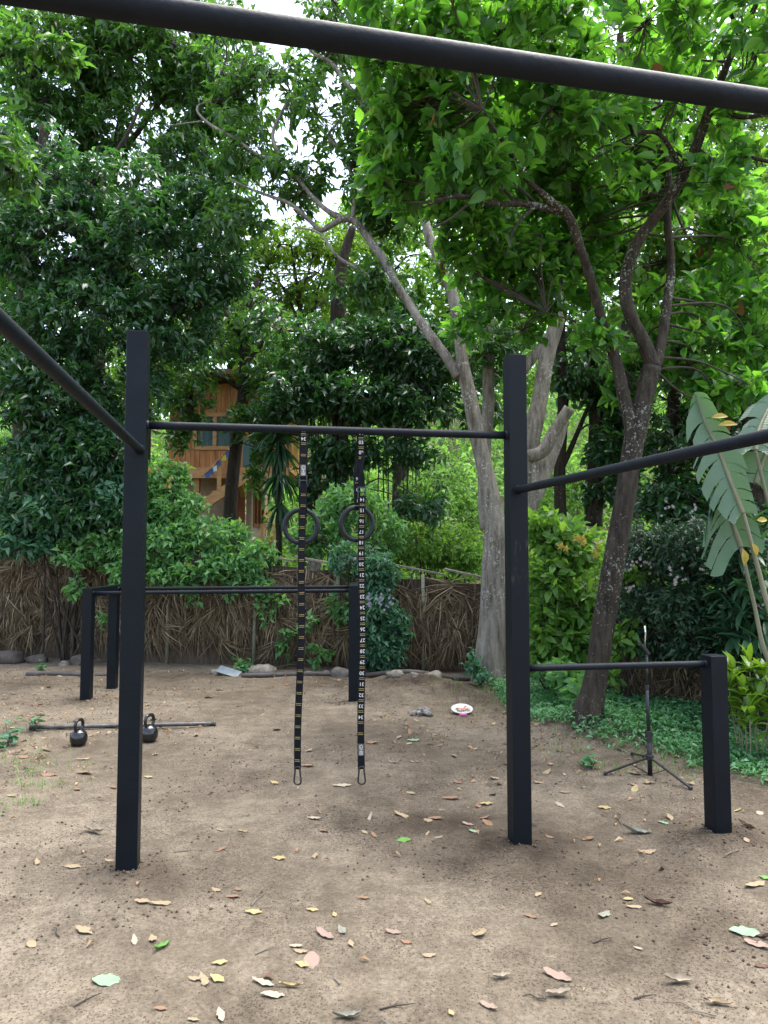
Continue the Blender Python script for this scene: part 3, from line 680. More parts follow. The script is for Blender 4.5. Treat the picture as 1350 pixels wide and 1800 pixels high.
# ------------------------------------------------------------------ tripod stand
g_ = gnd(1143, 1362); X0, Y0, Z0 = g_
tp_ = thing('tripod_stand', 'thin black tripod stand with phone clip standing before the ground cover', 'tripod', g_)
kx = Y0 / F
zof = lambda py: at(1143, py, Y0)[2]
xof = lambda px, py: at(px, py, Y0)[0]
build('column', MB().tube([(X0, Y0, zof(1365) + .01), (X0 - .004, Y0, zof(1290))], .0165, 14).tube([(X0 - .004, Y0, zof(1295)), (xof(1137, 1210), Y0, zof(1205))], .012, 12).tube([(xof(1137, 1210), Y0, zof(1212)), (xof(1137, 1150), Y0, zof(1150))], .009, 12), M['black'], tp_, True)
build('clamp', MB().box((X0 - .004, Y0, zof(1294)), (.042, .04, .075)).tube([(X0 - .02, Y0 - .01, zof(1298)), (X0 - .045, Y0 - .012, zof(1298))], .011, 8).box((xof(1137, 1210), Y0, zof(1208)), (.028, .028, .03)), M['black'], tp_, bevel=.003)
build('hub', MB().lathe([(.022, -.02), (.026, -.012), (.026, .012), (.022, .02)], (X0 - .001, Y0, zof(1331)), 16).lathe([(.02, -.008), (.02, .008)], (X0, Y0, zof(1364)), 16), M['black'], tp_)
hub = np.array([X0, Y0, zof(1331)]); low = np.array([X0, Y0, zof(1362)])
for fx, fy in ((1062, 1363), (1215, 1389), (None, None)):
    ft = gnd(fx, fy, .012) if fx else np.array([X0 + .02, Y0 + .42, float(gz(X0, Y0 + .42)) + .012])
    l = build('leg', MB().bar(hub, ft, .016, .012), M['black'], tp_, bevel=.002)
    build('rubber_foot', MB().tube([ft + (hub - ft) * .05, ft - (hub - ft) * .012], .012, 10), M['black'], l)
    build('brace', MB().bar(low, hub + (ft - hub) * .42, .010, .005), M['black'], tp_)
hx, hz = xof(1137, 1150), zof(1150)
build('phone_clip', MB().bar((hx + .015, Y0, hz), (hx - .035, Y0, hz + .07), .03, .02).bar((hx - .06, Y0, hz + .07), (hx - .01, Y0, hz + .055), .02, .016).box((hx - .055, Y0, hz + .076), (.02, .03, .025)), M['black'], tp_, bevel=.002)
build('clip_arm', MB().tube([(hx - .012, Y0, hz + .05), (hx - .01, Y0, hz + .1), (hx - .006, Y0, hz + .15), (hx - .012, Y0, hz + .20)], [.006, .005, .006, .006], 8), M['chrome'], tp_, True)

# ------------------------------------------------------------------ dry twigs on the earth
for i, (px, py, L_, a) in enumerate(((470, 1672, .10, .6), (100, 1640, .09, 2.2), (455, 1582, .12, 1.2), (700, 1772, .13, .2), (1215, 1774, .16, 2.6), (1135, 1755, .09, .2), (680, 1800, .12, 2.8), (1060, 1655, .10, .4), (330, 1498, .14, .15), (1090, 1440, .2, 1.3), (590, 1720, .09, 2.0), (155, 1760, .1, .8), (1290, 1500, .14, .5), (940, 1755, .08, 2.9))):
    p = gnd(px, py, .005); d = np.array([math.cos(a), math.sin(a), 0]); q = np.array([-math.sin(a), math.cos(a), 0])
    tg = MB().tube([p - d * L_ / 2, p - d * L_ * .1 + q * L_ * .06, p + d * L_ * .2 - q * L_ * .03 + np.array([0, 0, .006]), p + d * L_ / 2 + q * L_ * .05], [.003, .0028, .0022, .001], 5).tube([p - d * L_ * .1 + q * L_ * .06, p + d * L_ * .1 + q * L_ * .22 + np.array([0, 0, .008])], [.002, .0008], 4)
    tag(build('twig', tg, M['twig'] if i % 2 else M['greyboard'], None, loc=p), 'thin forked dark dry twig lying on the bare earth' if i % 2 else 'thin forked grey dry twig lying on the bare earth', 'twig', 'dry twigs on the bare earth')
# ------------------------------------------------------------------ palm-thatch fence
def fence(i0, i1, label, poles, nfan):
    xs = [FENCE[i] for i in range(i0, i1 + 1)]; tops = FTOP[i0:i1 + 1]
    seg = np.hypot(np.diff([p[0] for p in xs]), np.diff([p[1] for p in xs])); cum = np.concatenate([[0], np.cumsum(seg)])
    def P(s):
        return np.stack([np.interp(s, cum, [p[0] for p in xs]), np.interp(s, cum, [p[1] for p in xs])], -1)
    top = lambda s: np.interp(s, cum, tops)
    def frame(s):
        d = nrm(P(s + .05) - P(s - .05)); return d, np.stack([d[:, 1], -d[:, 0]], 1)      # along, outward (towards the clearing)
    m0 = P(np.array([cum[-1] / 2]))[0]
    t = thing('palm_thatch_fence', label, 'fence', (m0[0], m0[1], float(gz(*m0))))
    # backing sheet of old thatch
    ss = np.arange(0, cum[-1], .12); q = P(ss); d, nn = frame(ss); mb = MB(); vs = []
    for k in range(len(ss)):
        zt = top(ss[k]) - .12 + .05 * float(vn(ss[k] * 4, 0, 3)); g = float(gz(*q[k])) - .1
        for off, z in ((.0, g), (.03 * float(vn(ss[k] * 5, 1)), (g + zt) / 2), (0, zt), (-.06, zt), (-.06, g)): vs.append((q[k][0] + nn[k][0] * off, q[k][1] + nn[k][1] * off, z))
    fs = [(k * 5 + a, k * 5 + 5 + a, k * 5 + 5 + (a + 1) % 5, k * 5 + (a + 1) % 5) for k in range(len(ss) - 1) for a in range(5)]
    build('backing', mb.add(vs, fs), M['thatchback'], t)
    lv = LV()
    n = int(cum[-1] * nfan); s = rng.random(n) * cum[-1]; q = P(s); d, nn = frame(s); zt = top(s); g = gz(q[:, 0], q[:, 1])
    h = zt - g; z = g + h * (.18 + .74 * rng.random(n) ** .75); ang = rng.normal(size=n) * .5
    per = 42; idx = np.repeat(np.arange(n), per); N = len(idx)
    a = ang[idx] + (rng.random(N) - .5) * 1.35
    D = np.stack([d[idx, 0] * np.sin(a) + nn[idx, 0] * .10, d[idx, 1] * np.sin(a) + nn[idx, 1] * .10, -np.cos(a)], 1) + rng.normal(size=(N, 3)) * .07
    off = .012 + .075 * rng.random(n)[idx] + .02 * rng.random(N)
    Pp = np.stack([q[idx, 0] + nn[idx, 0] * off, q[idx, 1] + nn[idx, 1] * off, z[idx]], 1)
    ln = np.minimum((.28 + .42 * rng.random(N)), (z - g)[idx] / np.maximum(np.cos(a), .3) * 1.02 + .04)
    Nn = np.stack([nn[idx, 0], nn[idx, 1], np.zeros(N)], 1) + rng.normal(size=(N, 3)) * .5
    lv.add(Pp, D, Nn, ln, .006 + .010 * rng.random(N), T_BLADE)
    # long straight hanging strips
    n = int(cum[-1] * nfan * 14); s = rng.random(n) * cum[-1]; q = P(s); d, nn = frame(s); g = gz(q[:, 0], q[:, 1]); zt = top(s)
    z = g + (zt - g) * (.35 + .6 * rng.random(n)); lean = rng.normal(size=n) * .16
    D = np.stack([d[:, 0] * lean, d[:, 1] * lean, -np.ones(n)], 1); off = .01 + .05 * rng.random(n)
    lv.add(np.stack([q[:, 0] + nn[:, 0] * off, q[:, 1] + nn[:, 1] * off, z], 1), D, np.stack([nn[:, 0], nn[:, 1], 0 * s], 1) + rng.normal(size=(n, 3)) * .4, np.minimum(.4 + .6 * rng.random(n), z - g + .02), .008 + .012 * rng.random(n), T_BLADE)
    lv.build('thatch', M['thatch'], t)
    # stakes showing above the thatch and a capping board
    ss = np.arange(.1, cum[-1], .17 if cum[-1] < 10 else .24)
    for u in ss:
        u2 = np.array([u + rng.normal() * .03]); q1 = P(u2)[0]; z0 = float(top(u))
        build('stake', MB().tube([(q1[0], q1[1] - .02, z0 - .5), (q1[0] + rng.normal() * .01, q1[1] - .02, z0 - .02)], .013, 5), M['hose'], t)
    rb = MB(); u = np.linspace(0, cum[-1], int(cum[-1] / .7) + 2); q = P(u)
    for k in range(len(u) - 1):
        rb.bar((q[k][0], q[k][1] - .015, float(top(u[k])) + .004 * k % 3), (q[k + 1][0], q[k + 1][1] - .015, float(top(u[k + 1]))), .13, .022)
    build('capping_board', rb, M['greyboard'], t)
    wr = MB()
    for f in (.55, .80):
        W_ = [(*(P(np.array([v]))[0] - np.array([0, .10])), float(gz(*P(np.array([v]))[0])) * (1 - f) + float(top(v)) * f + .02 * math.sin(v * 9)) for v in np.linspace(0, cum[-1], 60)]
        wr.tube(W_, .007, 4)
    build('binding_wire', wr, M['twig'], t)
    for px, Yg in poles:
        u = (px - 675) / F; xx = u * Yg; yy = float(fence_y(xx)) - .11; xx = u * yy; zt = float(np.interp(xx, [p[0] for p in FENCE], FTOP))
        build('pole', MB().tube([(xx, yy, float(gz(xx, yy)) - .1), (xx + .01, yy + .01, zt * .5), (xx, yy, zt - .02)], [.026, .025, .024], 8), M['bamboo'], t, True)
    return t
fence(0, 4, 'long palm-thatch fence behind the dip bars and kettlebells', ((131, 10.1), (297, 9.9), (448, 9.8), (594, 9.6), (743, 9.4)), 26)
fence(4, 8, 'palm-thatch fence under the dark hedge behind the tripod', ((1176, 6.9), (1075, 7.6)), 26)

# ------------------------------------------------------------------ timber cabin on the slope behind
HY = 18.5
hx_ = lambda px, Y=HY: (px - 675) / F * Y
hz_ = lambda py, Y=HY: at(675, py, Y)[2]
cab = thing('timber_cabin', 'raised wooden cabin with outside stair seen through the trees', 'cabin', (-4.2, HY, float(gz(-4.2, HY))))
x0, x1, zb, ztp = hx_(296), hx_(505), hz_(826), hz_(690)
wl = MB(); x = x0; k = 0
zt_at = lambda xx: float(np.interp(xx, [hx_(296), hx_(345), hx_(395), hx_(505)], [hz_(694), hz_(678), hz_(674), hz_(692)]))
while x < x1:
    w_ = .10 + .05 * rng.random(); dep = .004 * (k % 3) + .006 * rng.random(); zz = zt_at(x + w_ / 2)
    wx0, wx1, wz0, wz1 = hx_(343), hx_(407), hz_(786), hz_(731)
    if x + w_ > wx0 and x < wx1:
        wl.box((x + w_ / 2, HY - dep, (zb + wz0) / 2), (w_ - .008, .05, wz0 - zb)); wl.box((x + w_ / 2, HY - dep, (zz + wz1) / 2), (w_ - .008, .05, zz - wz1))
    else: wl.box((x + w_ / 2, HY - dep, (zb + zz) / 2), (w_ - .008, .05, zz - zb))
    x += w_; k += 1
wl.box((hx_(400), HY + 2.2, (zb + ztp) / 2), (x1 - x0, .08, ztp - zb)); wl.box((x1, HY + 1.1, (zb + ztp) / 2), (.08, 2.1, ztp - zb)); wl.box((x0, HY + 1.1, (zb + ztp) / 2), (.08, 2.1, ztp - zb))
wl.box(((x0 + x1) / 2, HY + .06, (zb + ztp) / 2), (x1 - x0 - .1, .02, ztp - zb - .05))
build('plank_wall', wl, M['plank'], cab)
rf = MB(); pts = [(hx_(283), hz_(696)), (hx_(320), hz_(684)), (hx_(358), hz_(672)), (hx_(405), hz_(669)), (hx_(455), hz_(678)), (hx_(520), hz_(694))]
rf.prism([(a, b) for a, b in pts] + [(a, b + .13) for a, b in pts[::-1]], HY - .75, HY + 2.6)
build('roof', rf, M['roof'], cab)
wn = build('window', MB().box((hx_(375), HY - .02, wz0 - .03), (wx1 - wx0 + .16, .12, .10)).box((hx_(375), HY - .02, wz1 + .02), (wx1 - wx0 + .16, .12, .10)).box((wx0 - .03, HY - .02, (wz0 + wz1) / 2), (.1, .12, wz1 - wz0 - .06)).box((wx1 + .03, HY - .02, (wz0 + wz1) / 2), (.1, .12, wz1 - wz0 - .06)).box((hx_(376), HY - .02, (wz0 + wz1) / 2), (.09, .1, wz1 - wz0 - .06)), M['lightplank'], cab)
build('pane', MB().box(((wx0 + wx1) / 2, HY + .0, (wz0 + wz1) / 2), (wx1 - wx0 - .02, .008, wz1 - wz0 - .02)), M['glass'], wn)
cm = MB()
for a, b in ((353, 371), (379, 401)):
    xx = np.linspace(hx_(a), hx_(b), 30); vs = []
    for i, q in enumerate(xx): vs += [(q, HY - .012 + .006 * math.sin(i * 1.7), wz0 + .03), (q, HY - .012 + .006 * math.sin(i * 1.7 + .4), wz1 - .03)]
    cm.add(vs, [(i * 2, i * 2 + 2, i * 2 + 3, i * 2 + 1) for i in range(29)])
build('curtain', cm, M['curtain'], wn)
wn2 = build('window', MB().box((hx_(437), HY - .03, hz_(800)), (.42, .06, .95)), M['lightplank'], cab); build('pane', MB().box((hx_(437), HY - .075, hz_(800)), (.3, .02, .82)), M['curtain'], wn2)
# deck, joists and braces on the +x side
build('deck', MB().box(((x0 + x1) / 2, HY + .85, zb - .06), (x1 - x0 + .3, 2.9, .10)).box(((x0 + x1) / 2, HY - .58, zb - .16), (x1 - x0 + .2, .1, .24)).box((hx_(470), HY + .4, zb - .17), (.1, 1.8, .12)), M['lightplank'], cab)
build('brace', MB().bar((hx_(427), HY - .5, zb - .28), (hx_(433, 19), HY + .05, hz_(872)), .12, .12), M['lightplank'], cab)
gl = float(gz(-4, 19)) - .2; lx = hx_(437, 19.0)
lw = MB(); ly0, ly1 = 19.0, 21.6; wz_lo, wz_hi = hz_(926, 19.2), hz_(850, 19.2)
lw.box((lx - .9, ly0 + .06, (gl + zb) / 2 - .05), (1.5, .12, zb - gl - .1))
for a, b, c, e in ((ly0, ly0 + .22, gl, zb - .12), (ly0 + 1.95, ly1, gl, zb - .12), (ly0 + .22, ly0 + 1.95, gl, wz_lo), (ly0 + .22, ly0 + 1.95, wz_hi, zb - .12)):
    lw.box((lx, (a + b) / 2, (c + e) / 2), (.14, b - a, e - c))
build('lower_wall', lw, M['plaster'], cab)
w3 = MB(); a, b = ly0 + .22, ly0 + 1.95
for yy in (a + .05, (a + b) / 2 - .25, (a + b) / 2 + .3, b - .05): w3.box((lx + .03, yy, (wz_lo + wz_hi) / 2), (.12, .1, wz_hi - wz_lo))
for zz in (wz_lo + .05, wz_hi - .05): w3.box((lx + .035, (a + b) / 2, zz), (.12, b - a, .1))
w3 = build('window', w3, M['redwood'], cab); build('pane', MB().box((lx, (a + b) / 2, (wz_lo + wz_hi) / 2), (.02, b - a, wz_hi - wz_lo)), M['glass'], w3)
build('lower_door', MB().box((lx - .35, ly0 - .02, (gl + zb) / 2 - .1), (.5, .05, zb - gl - .35)), M['redwood'], cab)
build('support_post', MB().box((hx_(352), HY - .4, (gl + zb) / 2 - .1), (.14, .14, zb - gl - .1)), M['lightplank'], cab)
# stair
sA = np.array([hx_(335, 17.6), 17.6, hz_(902, 17.6)]); sB = np.array([hx_(440, 17.6), 17.6, hz_(832, 17.6)])
stn = build('stair', MB().bar(sA, sB, .08, .24).bar(sA + np.array([-.1, .8, .1]), sB + np.array([-.1, .8, .1]), .08, .24), M['lightplank'], cab)
td = MB()
for k in np.linspace(.08, .95, 8): q = sA + (sB - sA) * k; td.box((q[0] - .04, q[1] + .42, q[2] + .09), (.28, .76, .04))
build('treads', td, M['lightplank'], stn)
build('handrail', MB().bar((hx_(352, 17.6), 17.6, hz_(836, 17.6)), (hx_(409, 17.6), 17.6, hz_(788, 17.6)), .07, .07).box((hx_(384, 17.6), 17.6, hz_(836, 17.6)), (.09, .09, .75)), M['lightplank'], cab)
t = thing('bunting', 'string of small coloured cloth flags tied along the cabin stair rail', 'bunting', (hx_(380, 17.5), 17.5, hz_(815, 17.5)))
fl = [(364, 836, 'flagblue'), (371, 830, 'flagblue'), (377, 824, 'flagwhite'), (384, 815, 'flagblue'), (393, 805, 'flagyellow'), (400, 799, 'flagblue'), (405, 794, 'flagwhite')]
build('cord', MB().tube([at(px, py - 5, 17.5) for px, py, _ in fl], .006, 4), M['twig'], t)
for px, py, c in fl:
    p = at(px, py, 17.5); build('flag', MB().add([p + np.array(q) for q in ((-.05, 0, .07), (.05, .01, .09), (.06, .03, -.05), (-.05, .02, -.07), (-.05, .006, .07), (.05, .016, .09), (.06, .036, -.05), (-.05, .026, -.07))], [(0, 1, 2, 3), (7, 6, 5, 4), (0, 4, 5, 1), (2, 6, 7, 3)]), M[c], t)
# slatted wooden chair-back / crate on the terrace beside the cabin
cr = MB()
cxx, cyy = hx_(470, 18), 18.0
for k in range(4): cr.box((cxx - .15 + k * .1, cyy, hz_(938, 18)), (.035, .04, .42))
cr.box((cxx, cyy, hz_(922, 18)), (.36, .05, .05)); cr.box((cxx, cyy, hz_(952, 18)), (.36, .05, .05))
for sx in (-1, 1): cr.box((cxx + sx * .17, cyy + .3, hz_(950, 18)), (.05, .05, .8)); cr.box((cxx + sx * .17, cyy + .02, hz_(962, 18)), (.045, .045, .6))
cr.box((cxx, cyy + .15, hz_(955, 18)), (.36, .3, .04))
tag(build('slatted_chair', cr, M['lightplank'], None, loc=(cxx, cyy, hz_(990, 18))), 'slatted wooden chair beside the red-framed cabin window', 'chair')
# ------------------------------------------------------------------ trees
# the lichen-spotted tree in front, leaning right of the rig
fr_rows = [
    [(1034, 1290, 6.13, 0.1100), (1046, 1200, 6.12, 0.0986), (1062, 1090, 6.1, 0.0950), (1080, 985, 6.08, 0.0933), (1098, 880, 6.08, 0.0862), (1110, 800, 6.1, 0.0862), (1120, 750, 6.1, 0.0924), (1130, 705, 6.1, 0.0836), (1146, 645, 6.1, 0.0774)],
    [(1114, 775, 6.1, 0.0574), (1100, 705, 6.08, 0.0541), (1086, 640, 6.05, 0.0492), (1064, 580, 6.0, 0.0443), (1042, 515, 5.9, 0.0402), (1018, 440, 5.75, 0.0377), (1002, 392, 5.62, 0.0377), (985, 368, 5.55, 0.0369)],
    [(988, 372, 5.55, 0.0328), (930, 360, 5.45, 0.0246), (870, 358, 5.3, 0.0197), (820, 346, 5.15, 0.0148), (770, 352, 5.0, 0.0082)],
    [(988, 372, 5.55, 0.0312), (958, 345, 5.45, 0.0262), (925, 315, 5.3, 0.0197), (890, 255, 5.15, 0.0139), (850, 190, 5.0, 0.0082)],
    [(1146, 645, 6.1, 0.0615), (1130, 600, 6.1, 0.0574), (1106, 550, 6.08, 0.0558), (1100, 490, 6.05, 0.0541), (1118, 428, 6.0, 0.0508), (1156, 375, 5.9, 0.0476), (1192, 322, 5.8, 0.0451), (1218, 268, 5.7, 0.0426), (1243, 200, 5.6, 0.0377), (1275, 120, 5.45, 0.0295), (1306, 55, 5.3, 0.0230), (1350, -30, 5.1, 0.0164)],
    [(1150, 650, 6.12, 0.0558), (1166, 570, 6.2, 0.0426), (1180, 480, 6.3, 0.0377), (1174, 390, 6.3, 0.0344), (1176, 300, 6.3, 0.0295), (1168, 200, 6.3, 0.0213), (1180, 90, 6.2, 0.0131)],
    [(1200, 300, 5.75, 0.0246), (1160, 235, 5.6, 0.0180), (1110, 238, 5.5, 0.0156), (1080, 260, 5.4, 0.0123), (1035, 282, 5.3, 0.0066)],
    [(1112, 240, 5.5, 0.0131), (1100, 215, 5.45, 0.0107), (1060, 205, 5.4, 0.0082), (1045, 190, 5.35, 0.0049)],
    [(1222, 262, 5.7, 0.0246), (1262, 288, 5.6, 0.0197), (1310, 278, 5.5, 0.0164), (1370, 290, 5.4, 0.0131)],
    [(1250, 190, 5.6, 0.0246), (1300, 205, 5.5, 0.0197), (1350, 200, 5.4, 0.0164)],
    [(1300, 70, 5.3, 0.0197), (1280, 20, 5.2, 0.0148), (1255, -30, 5.1, 0.0115)],
    [(1085, 640, 6.05, 0.0197), (1070, 600, 6.2, 0.0148), (1020, 570, 6.3, 0.0115), (960, 550, 6.4, 0.0066)],
    [(830, 352, 5.2, 0.0115), (790, 385, 5.1, 0.0082), (760, 400, 5.0, 0.0057)],
    [(940, 362, 5.45, 0.0164), (905, 400, 5.4, 0.0098), (890, 450, 5.35, 0.0057)]]
fr_blobs = [
    (700, 40, 5.2, 120, 100, .8, 90), (850, 100, 5.4, 190, 110, 1, 190), (760, 230, 5.8, 140, 80, .8, 130), (1040, 70, 5.4, 200, 110, 1.1, 180), (1270, 100, 5.5, 160, 130, 1, 160),
    (900, 260, 6.7, 170, 90, .6, 170), (1060, 260, 7.0, 150, 110, .6, 170), (1190, 250, 7.1, 150, 120, .6, 160), (780, 335, 6.4, 130, 50, .6, 80), (950, 490, 7.1, 140, 90, .6, 130), (880, 560, 7.1, 110, 60, .5, 75), (1250, 330, 7.0, 140, 90, .6, 130), (1310, 430, 6.9, 100, 120, .6, 110), (1230, 620, 6.6, 130, 60, .5, 80), (1180, 540, 6.9, 90, 60, .5, 50), (1110, 660, 6.6, 60, 70, .3, 30), (690, 310, 5.9, 70, 50, .5, 45), (1290, 690, 6.3, 80, 40, .4, 45), (1330, 560, 6.6, 60, 90, .5, 60), (860, 440, 6.7, 110, 70, .5, 95), (1000, 400, 7.1, 120, 90, .5, 110),
    (830, 290, 5.2, 120, 50, .3, 40), (1000, 190, 5.3, 150, 60, .4, 60), (1120, 300, 5.5, 60, 50, .25, 12), (1270, 300, 5.5, 70, 60, .25, 22), (1040, 590, 6.0, 60, 30, .2, 14)]
def front_extra(lv, t, C, O, B):
    yv = LV(); k = rng.choice(len(C), int(len(C) * .16), replace=False); twig_leaves(yv, C[k] + O[k] * .05, O[k] * .4 + UP * .8, 6, .10, .125, .5, T_NEAR, -.5, .6, .75); yv.build('young_leaves', M['L_bright'], t)
    wl = LV(); k = rng.choice(len(C), 26, replace=False)
    n = 26; wl.add(C[k] - UP * .08, -UP + rng.normal(size=(n, 3)) * .3, rng.normal(size=(n, 3)), .16 * (.6 + .6 * rng.random(n)), .10, T_NEAR); wl.build('withered_leaves', M['L_wilt'], t)
tree('broadleaf_tree', 'lichen-spotted leaning tree with big mid-green leaves beside the tripod', fr_rows, fr_blobs, M['L_front'], M['bark_front'], per=10, tl=.26, ln=.145, asp=.56, tm=T_NEAR, droop=.05, hubs=110, r0=.009, gap=.42, gsc=.40, seed=3, nseg=14, extra=front_extra)

# the great pale-stemmed tree standing by the fence
pb_rows = [
    [(862, 1188, 8.75, 0.1935), (866, 1100, 8.75, 0.1720), (870, 1000, 8.75, 0.1634), (873, 945, 8.75, 0.1548), (868, 900, 8.75, 0.1204), (856, 840, 8.75, 0.1032), (840, 770, 8.75, 0.0963), (826, 700, 8.75, 0.0903), (812, 640, 8.75, 0.0860)],
    [(814, 650, 8.75, 0.0817), (806, 580, 8.75, 0.0757), (796, 520, 8.8, 0.0731), (770, 450, 8.9, 0.0671), (752, 405, 9.0, 0.0602), (735, 340, 9.1, 0.0430), (700, 250, 9.2, 0.0301)],
    [(808, 665, 8.75, 0.0731), (782, 625, 8.9, 0.0645), (745, 575, 9.1, 0.0602), (710, 520, 9.3, 0.0568), (680, 470, 9.5, 0.0602), (650, 425, 9.6, 0.0559), (622, 388, 9.7, 0.0533), (600, 385, 9.7, 0.0499)],
    [(600, 385, 9.7, 0.0473), (578, 398, 9.7, 0.0413), (562, 405, 9.7, 0.0361), (542, 388, 9.75, 0.0310), (510, 360, 9.8, 0.0275), (470, 345, 9.9, 0.0224), (435, 332, 10, 0.0172), (395, 312, 10.1, 0.0120)],
    [(602, 385, 9.7, 0.0430), (575, 370, 9.7, 0.0344), (545, 340, 9.7, 0.0292), (515, 300, 9.75, 0.0275), (492, 272, 9.8, 0.0275), (480, 235, 9.85, 0.0241), (500, 190, 9.9, 0.0206), (520, 165, 9.9, 0.0172), (555, 150, 9.9, 0.0129)],
    [(497, 280, 9.8, 0.0241), (455, 272, 9.8, 0.0224), (410, 240, 9.9, 0.0206), (370, 218, 10, 0.0189), (347, 195, 10.05, 0.0155), (352, 182, 10.1, 0.0120), (372, 178, 10.1, 0.0086)],
    [(352, 214, 10, 0.0138), (320, 218, 10.1, 0.0103), (290, 222, 10.2, 0.0069)],
    [(622, 385, 9.7, 0.0387), (624, 340, 9.7, 0.0310), (616, 300, 9.7, 0.0292), (600, 265, 9.7, 0.0258), (578, 245, 9.7, 0.0224), (590, 220, 9.7, 0.0189), (616, 188, 9.7, 0.0138)],
    [(735, 380, 9.0, 0.0516), (690, 300, 9.2, 0.0473), (660, 230, 9.3, 0.0430), (640, 190, 9.4, 0.0387), (610, 150, 9.5, 0.0344), (580, 110, 9.6, 0.0275), (548, 92, 9.7, 0.0206), (500, 30, 9.8, 0.0155)],
    [(690, 495, 9.4, 0.0387), (655, 485, 9.3, 0.0310), (625, 470, 9.3, 0.0258), (590, 450, 9.3, 0.0206), (560, 410, 9.4, 0.0155), (520, 400, 9.5, 0.0103)],
    [(905, 960, 8.85, 0.1290), (920, 880, 8.85, 0.1204), (930, 830, 8.85, 0.1161), (938, 760, 8.85, 0.1075), (950, 700, 8.9, 0.1032), (965, 620, 8.95, 0.0989), (985, 545, 9.0, 0.0903), (1005, 470, 9.1, 0.0774), (1020, 380, 9.2, 0.0602), (1015, 300, 9.3, 0.0430)],
    [(930, 800, 8.75, 0.0860), (955, 790, 8.65, 0.0817), (975, 755, 8.6, 0.0774), (1000, 716, 8.55, 0.0705)],
    [(900, 940, 9.2, 0.1376), (940, 860, 9.25, 0.1290), (965, 800, 9.3, 0.1118), (990, 740, 9.35, 0.0946)],
    [(920, 660, 9.2, 0.0688), (890, 700, 9.1, 0.0688), (935, 630, 9.3, 0.0645), (960, 590, 9.4, 0.0516)],
    [(855, 930, 9.3, 0.0946), (852, 840, 9.3, 0.0860), (858, 700, 9.35, 0.0774), (862, 560, 9.4, 0.0731), (866, 430, 9.5, 0.0645), (860, 360, 9.6, 0.0516)]]
pb_blobs = [(470, 150, 10.2, 110, 60, .8, 80), (420, 180, 10.6, 60, 70, .7, 50), (440, 250, 10.2, 70, 60, .7, 60), (580, 200, 9.9, 80, 70, .7, 50), (520, 320, 10, 90, 50, .6, 70), (640, 290, 9.7, 60, 90, .7, 60), (610, 60, 9.7, 110, 60, .8, 90), (690, 180, 9.5, 90, 110, .8, 120),
    (420, 380, 10.1, 70, 60, .6, 40), (700, 380, 9.9, 80, 60, .5, 50), (690, 340, 9.5, 70, 60, .7, 90), (640, 500, 9.6, 80, 50, .6, 50), (840, 440, 9.6, 120, 90, .8, 120), (950, 380, 9.5, 140, 110, .8, 170), (860, 600, 9.2, 80, 50, .5, 40), (400, 60, 10.3, 80, 50, .7, 40)]
tree('pale_barked_tree', 'great pale-barked tree with several lichen-flecked stems by the fence', pb_rows, pb_blobs, M['L_mid'], M['bark_pale'], per=11, tl=.36, ln=.19, asp=.42, tm=T_MID, droop=.75, hubs=60, r0=.013, gap=.33, seed=14, nseg=12, twm=M['twig'])

# dark glossy tree filling the upper left, reaching down over the fence
lf_rows = [[(40, 930, 11.4, .2), (42, 760, 11.4, .17), (46, 600, 11.4, .15), (52, 480, 11.4, .13), (60, 360, 11.3, .1), (80, 220, 11.2, .07)],
    [(46, 560, 11.4, .07), (75, 530, 11.2, .055), (110, 495, 11, .045), (140, 482, 10.8, .03)], [(56, 420, 11.3, .07), (140, 350, 11, .05), (210, 260, 10.9, .035), (250, 180, 10.9, .02)],
    [(52, 480, 11.4, .06), (180, 440, 10.9, .045), (270, 400, 10.7, .03), (350, 350, 10.6, .018)], [(46, 640, 11.4, .06), (160, 600, 10.9, .045), (280, 590, 10.7, .025)], [(44, 740, 11.3, .05), (120, 760, 10.9, .035), (190, 780, 10.7, .02)]]
lf_blobs = [(110, 430, 10.6, 150, 110, .9, 360), (270, 440, 10.5, 130, 110, .9, 360), (180, 560, 10.5, 170, 90, .9, 380), (320, 560, 10.4, 80, 90, .7, 170), (90, 680, 10.4, 130, 90, .8, 300), (220, 690, 10.5, 90, 80, .7, 180), (130, 800, 10.3, 130, 80, .6, 300),
    (60, 880, 10.2, 90, 70, .5, 170), (170, 900, 10.2, 110, 60, .5, 190), (380, 480, 10.6, 70, 70, .7, 120), (60, 300, 10.8, 100, 90, .8, 150), (200, 330, 10.8, 150, 70, .8, 190), (340, 360, 10.6, 90, 60, .7, 110)]
tree('dark_glossy_tree', 'dense dark glossy-leaved tree hanging over the thatch fence', lf_rows, lf_blobs, M['L_dark'], M['bark_dark'], per=13, tl=.32, ln=.155, asp=.5, tm=T_MID, droop=.45, hubs=70, dens=1.3, r0=.012, gap=.36, gsc=.6, seed=21, shell=.5, step=2)
lb_rows = [[(150, 960, 14.5, .22), (165, 700, 14.5, .18), (185, 450, 14.4, .14), (200, 290, 14.3, .10), (215, 200, 14.2, .07)], [(187, 430, 14.4, .08), (250, 300, 14.2, .05), (310, 210, 14, .03)], [(190, 380, 14.4, .08), (120, 260, 14.3, .05), (60, 150, 14.2, .03)], [(200, 290, 14.3, .06), (290, 170, 14, .04), (350, 100, 14, .02)]]
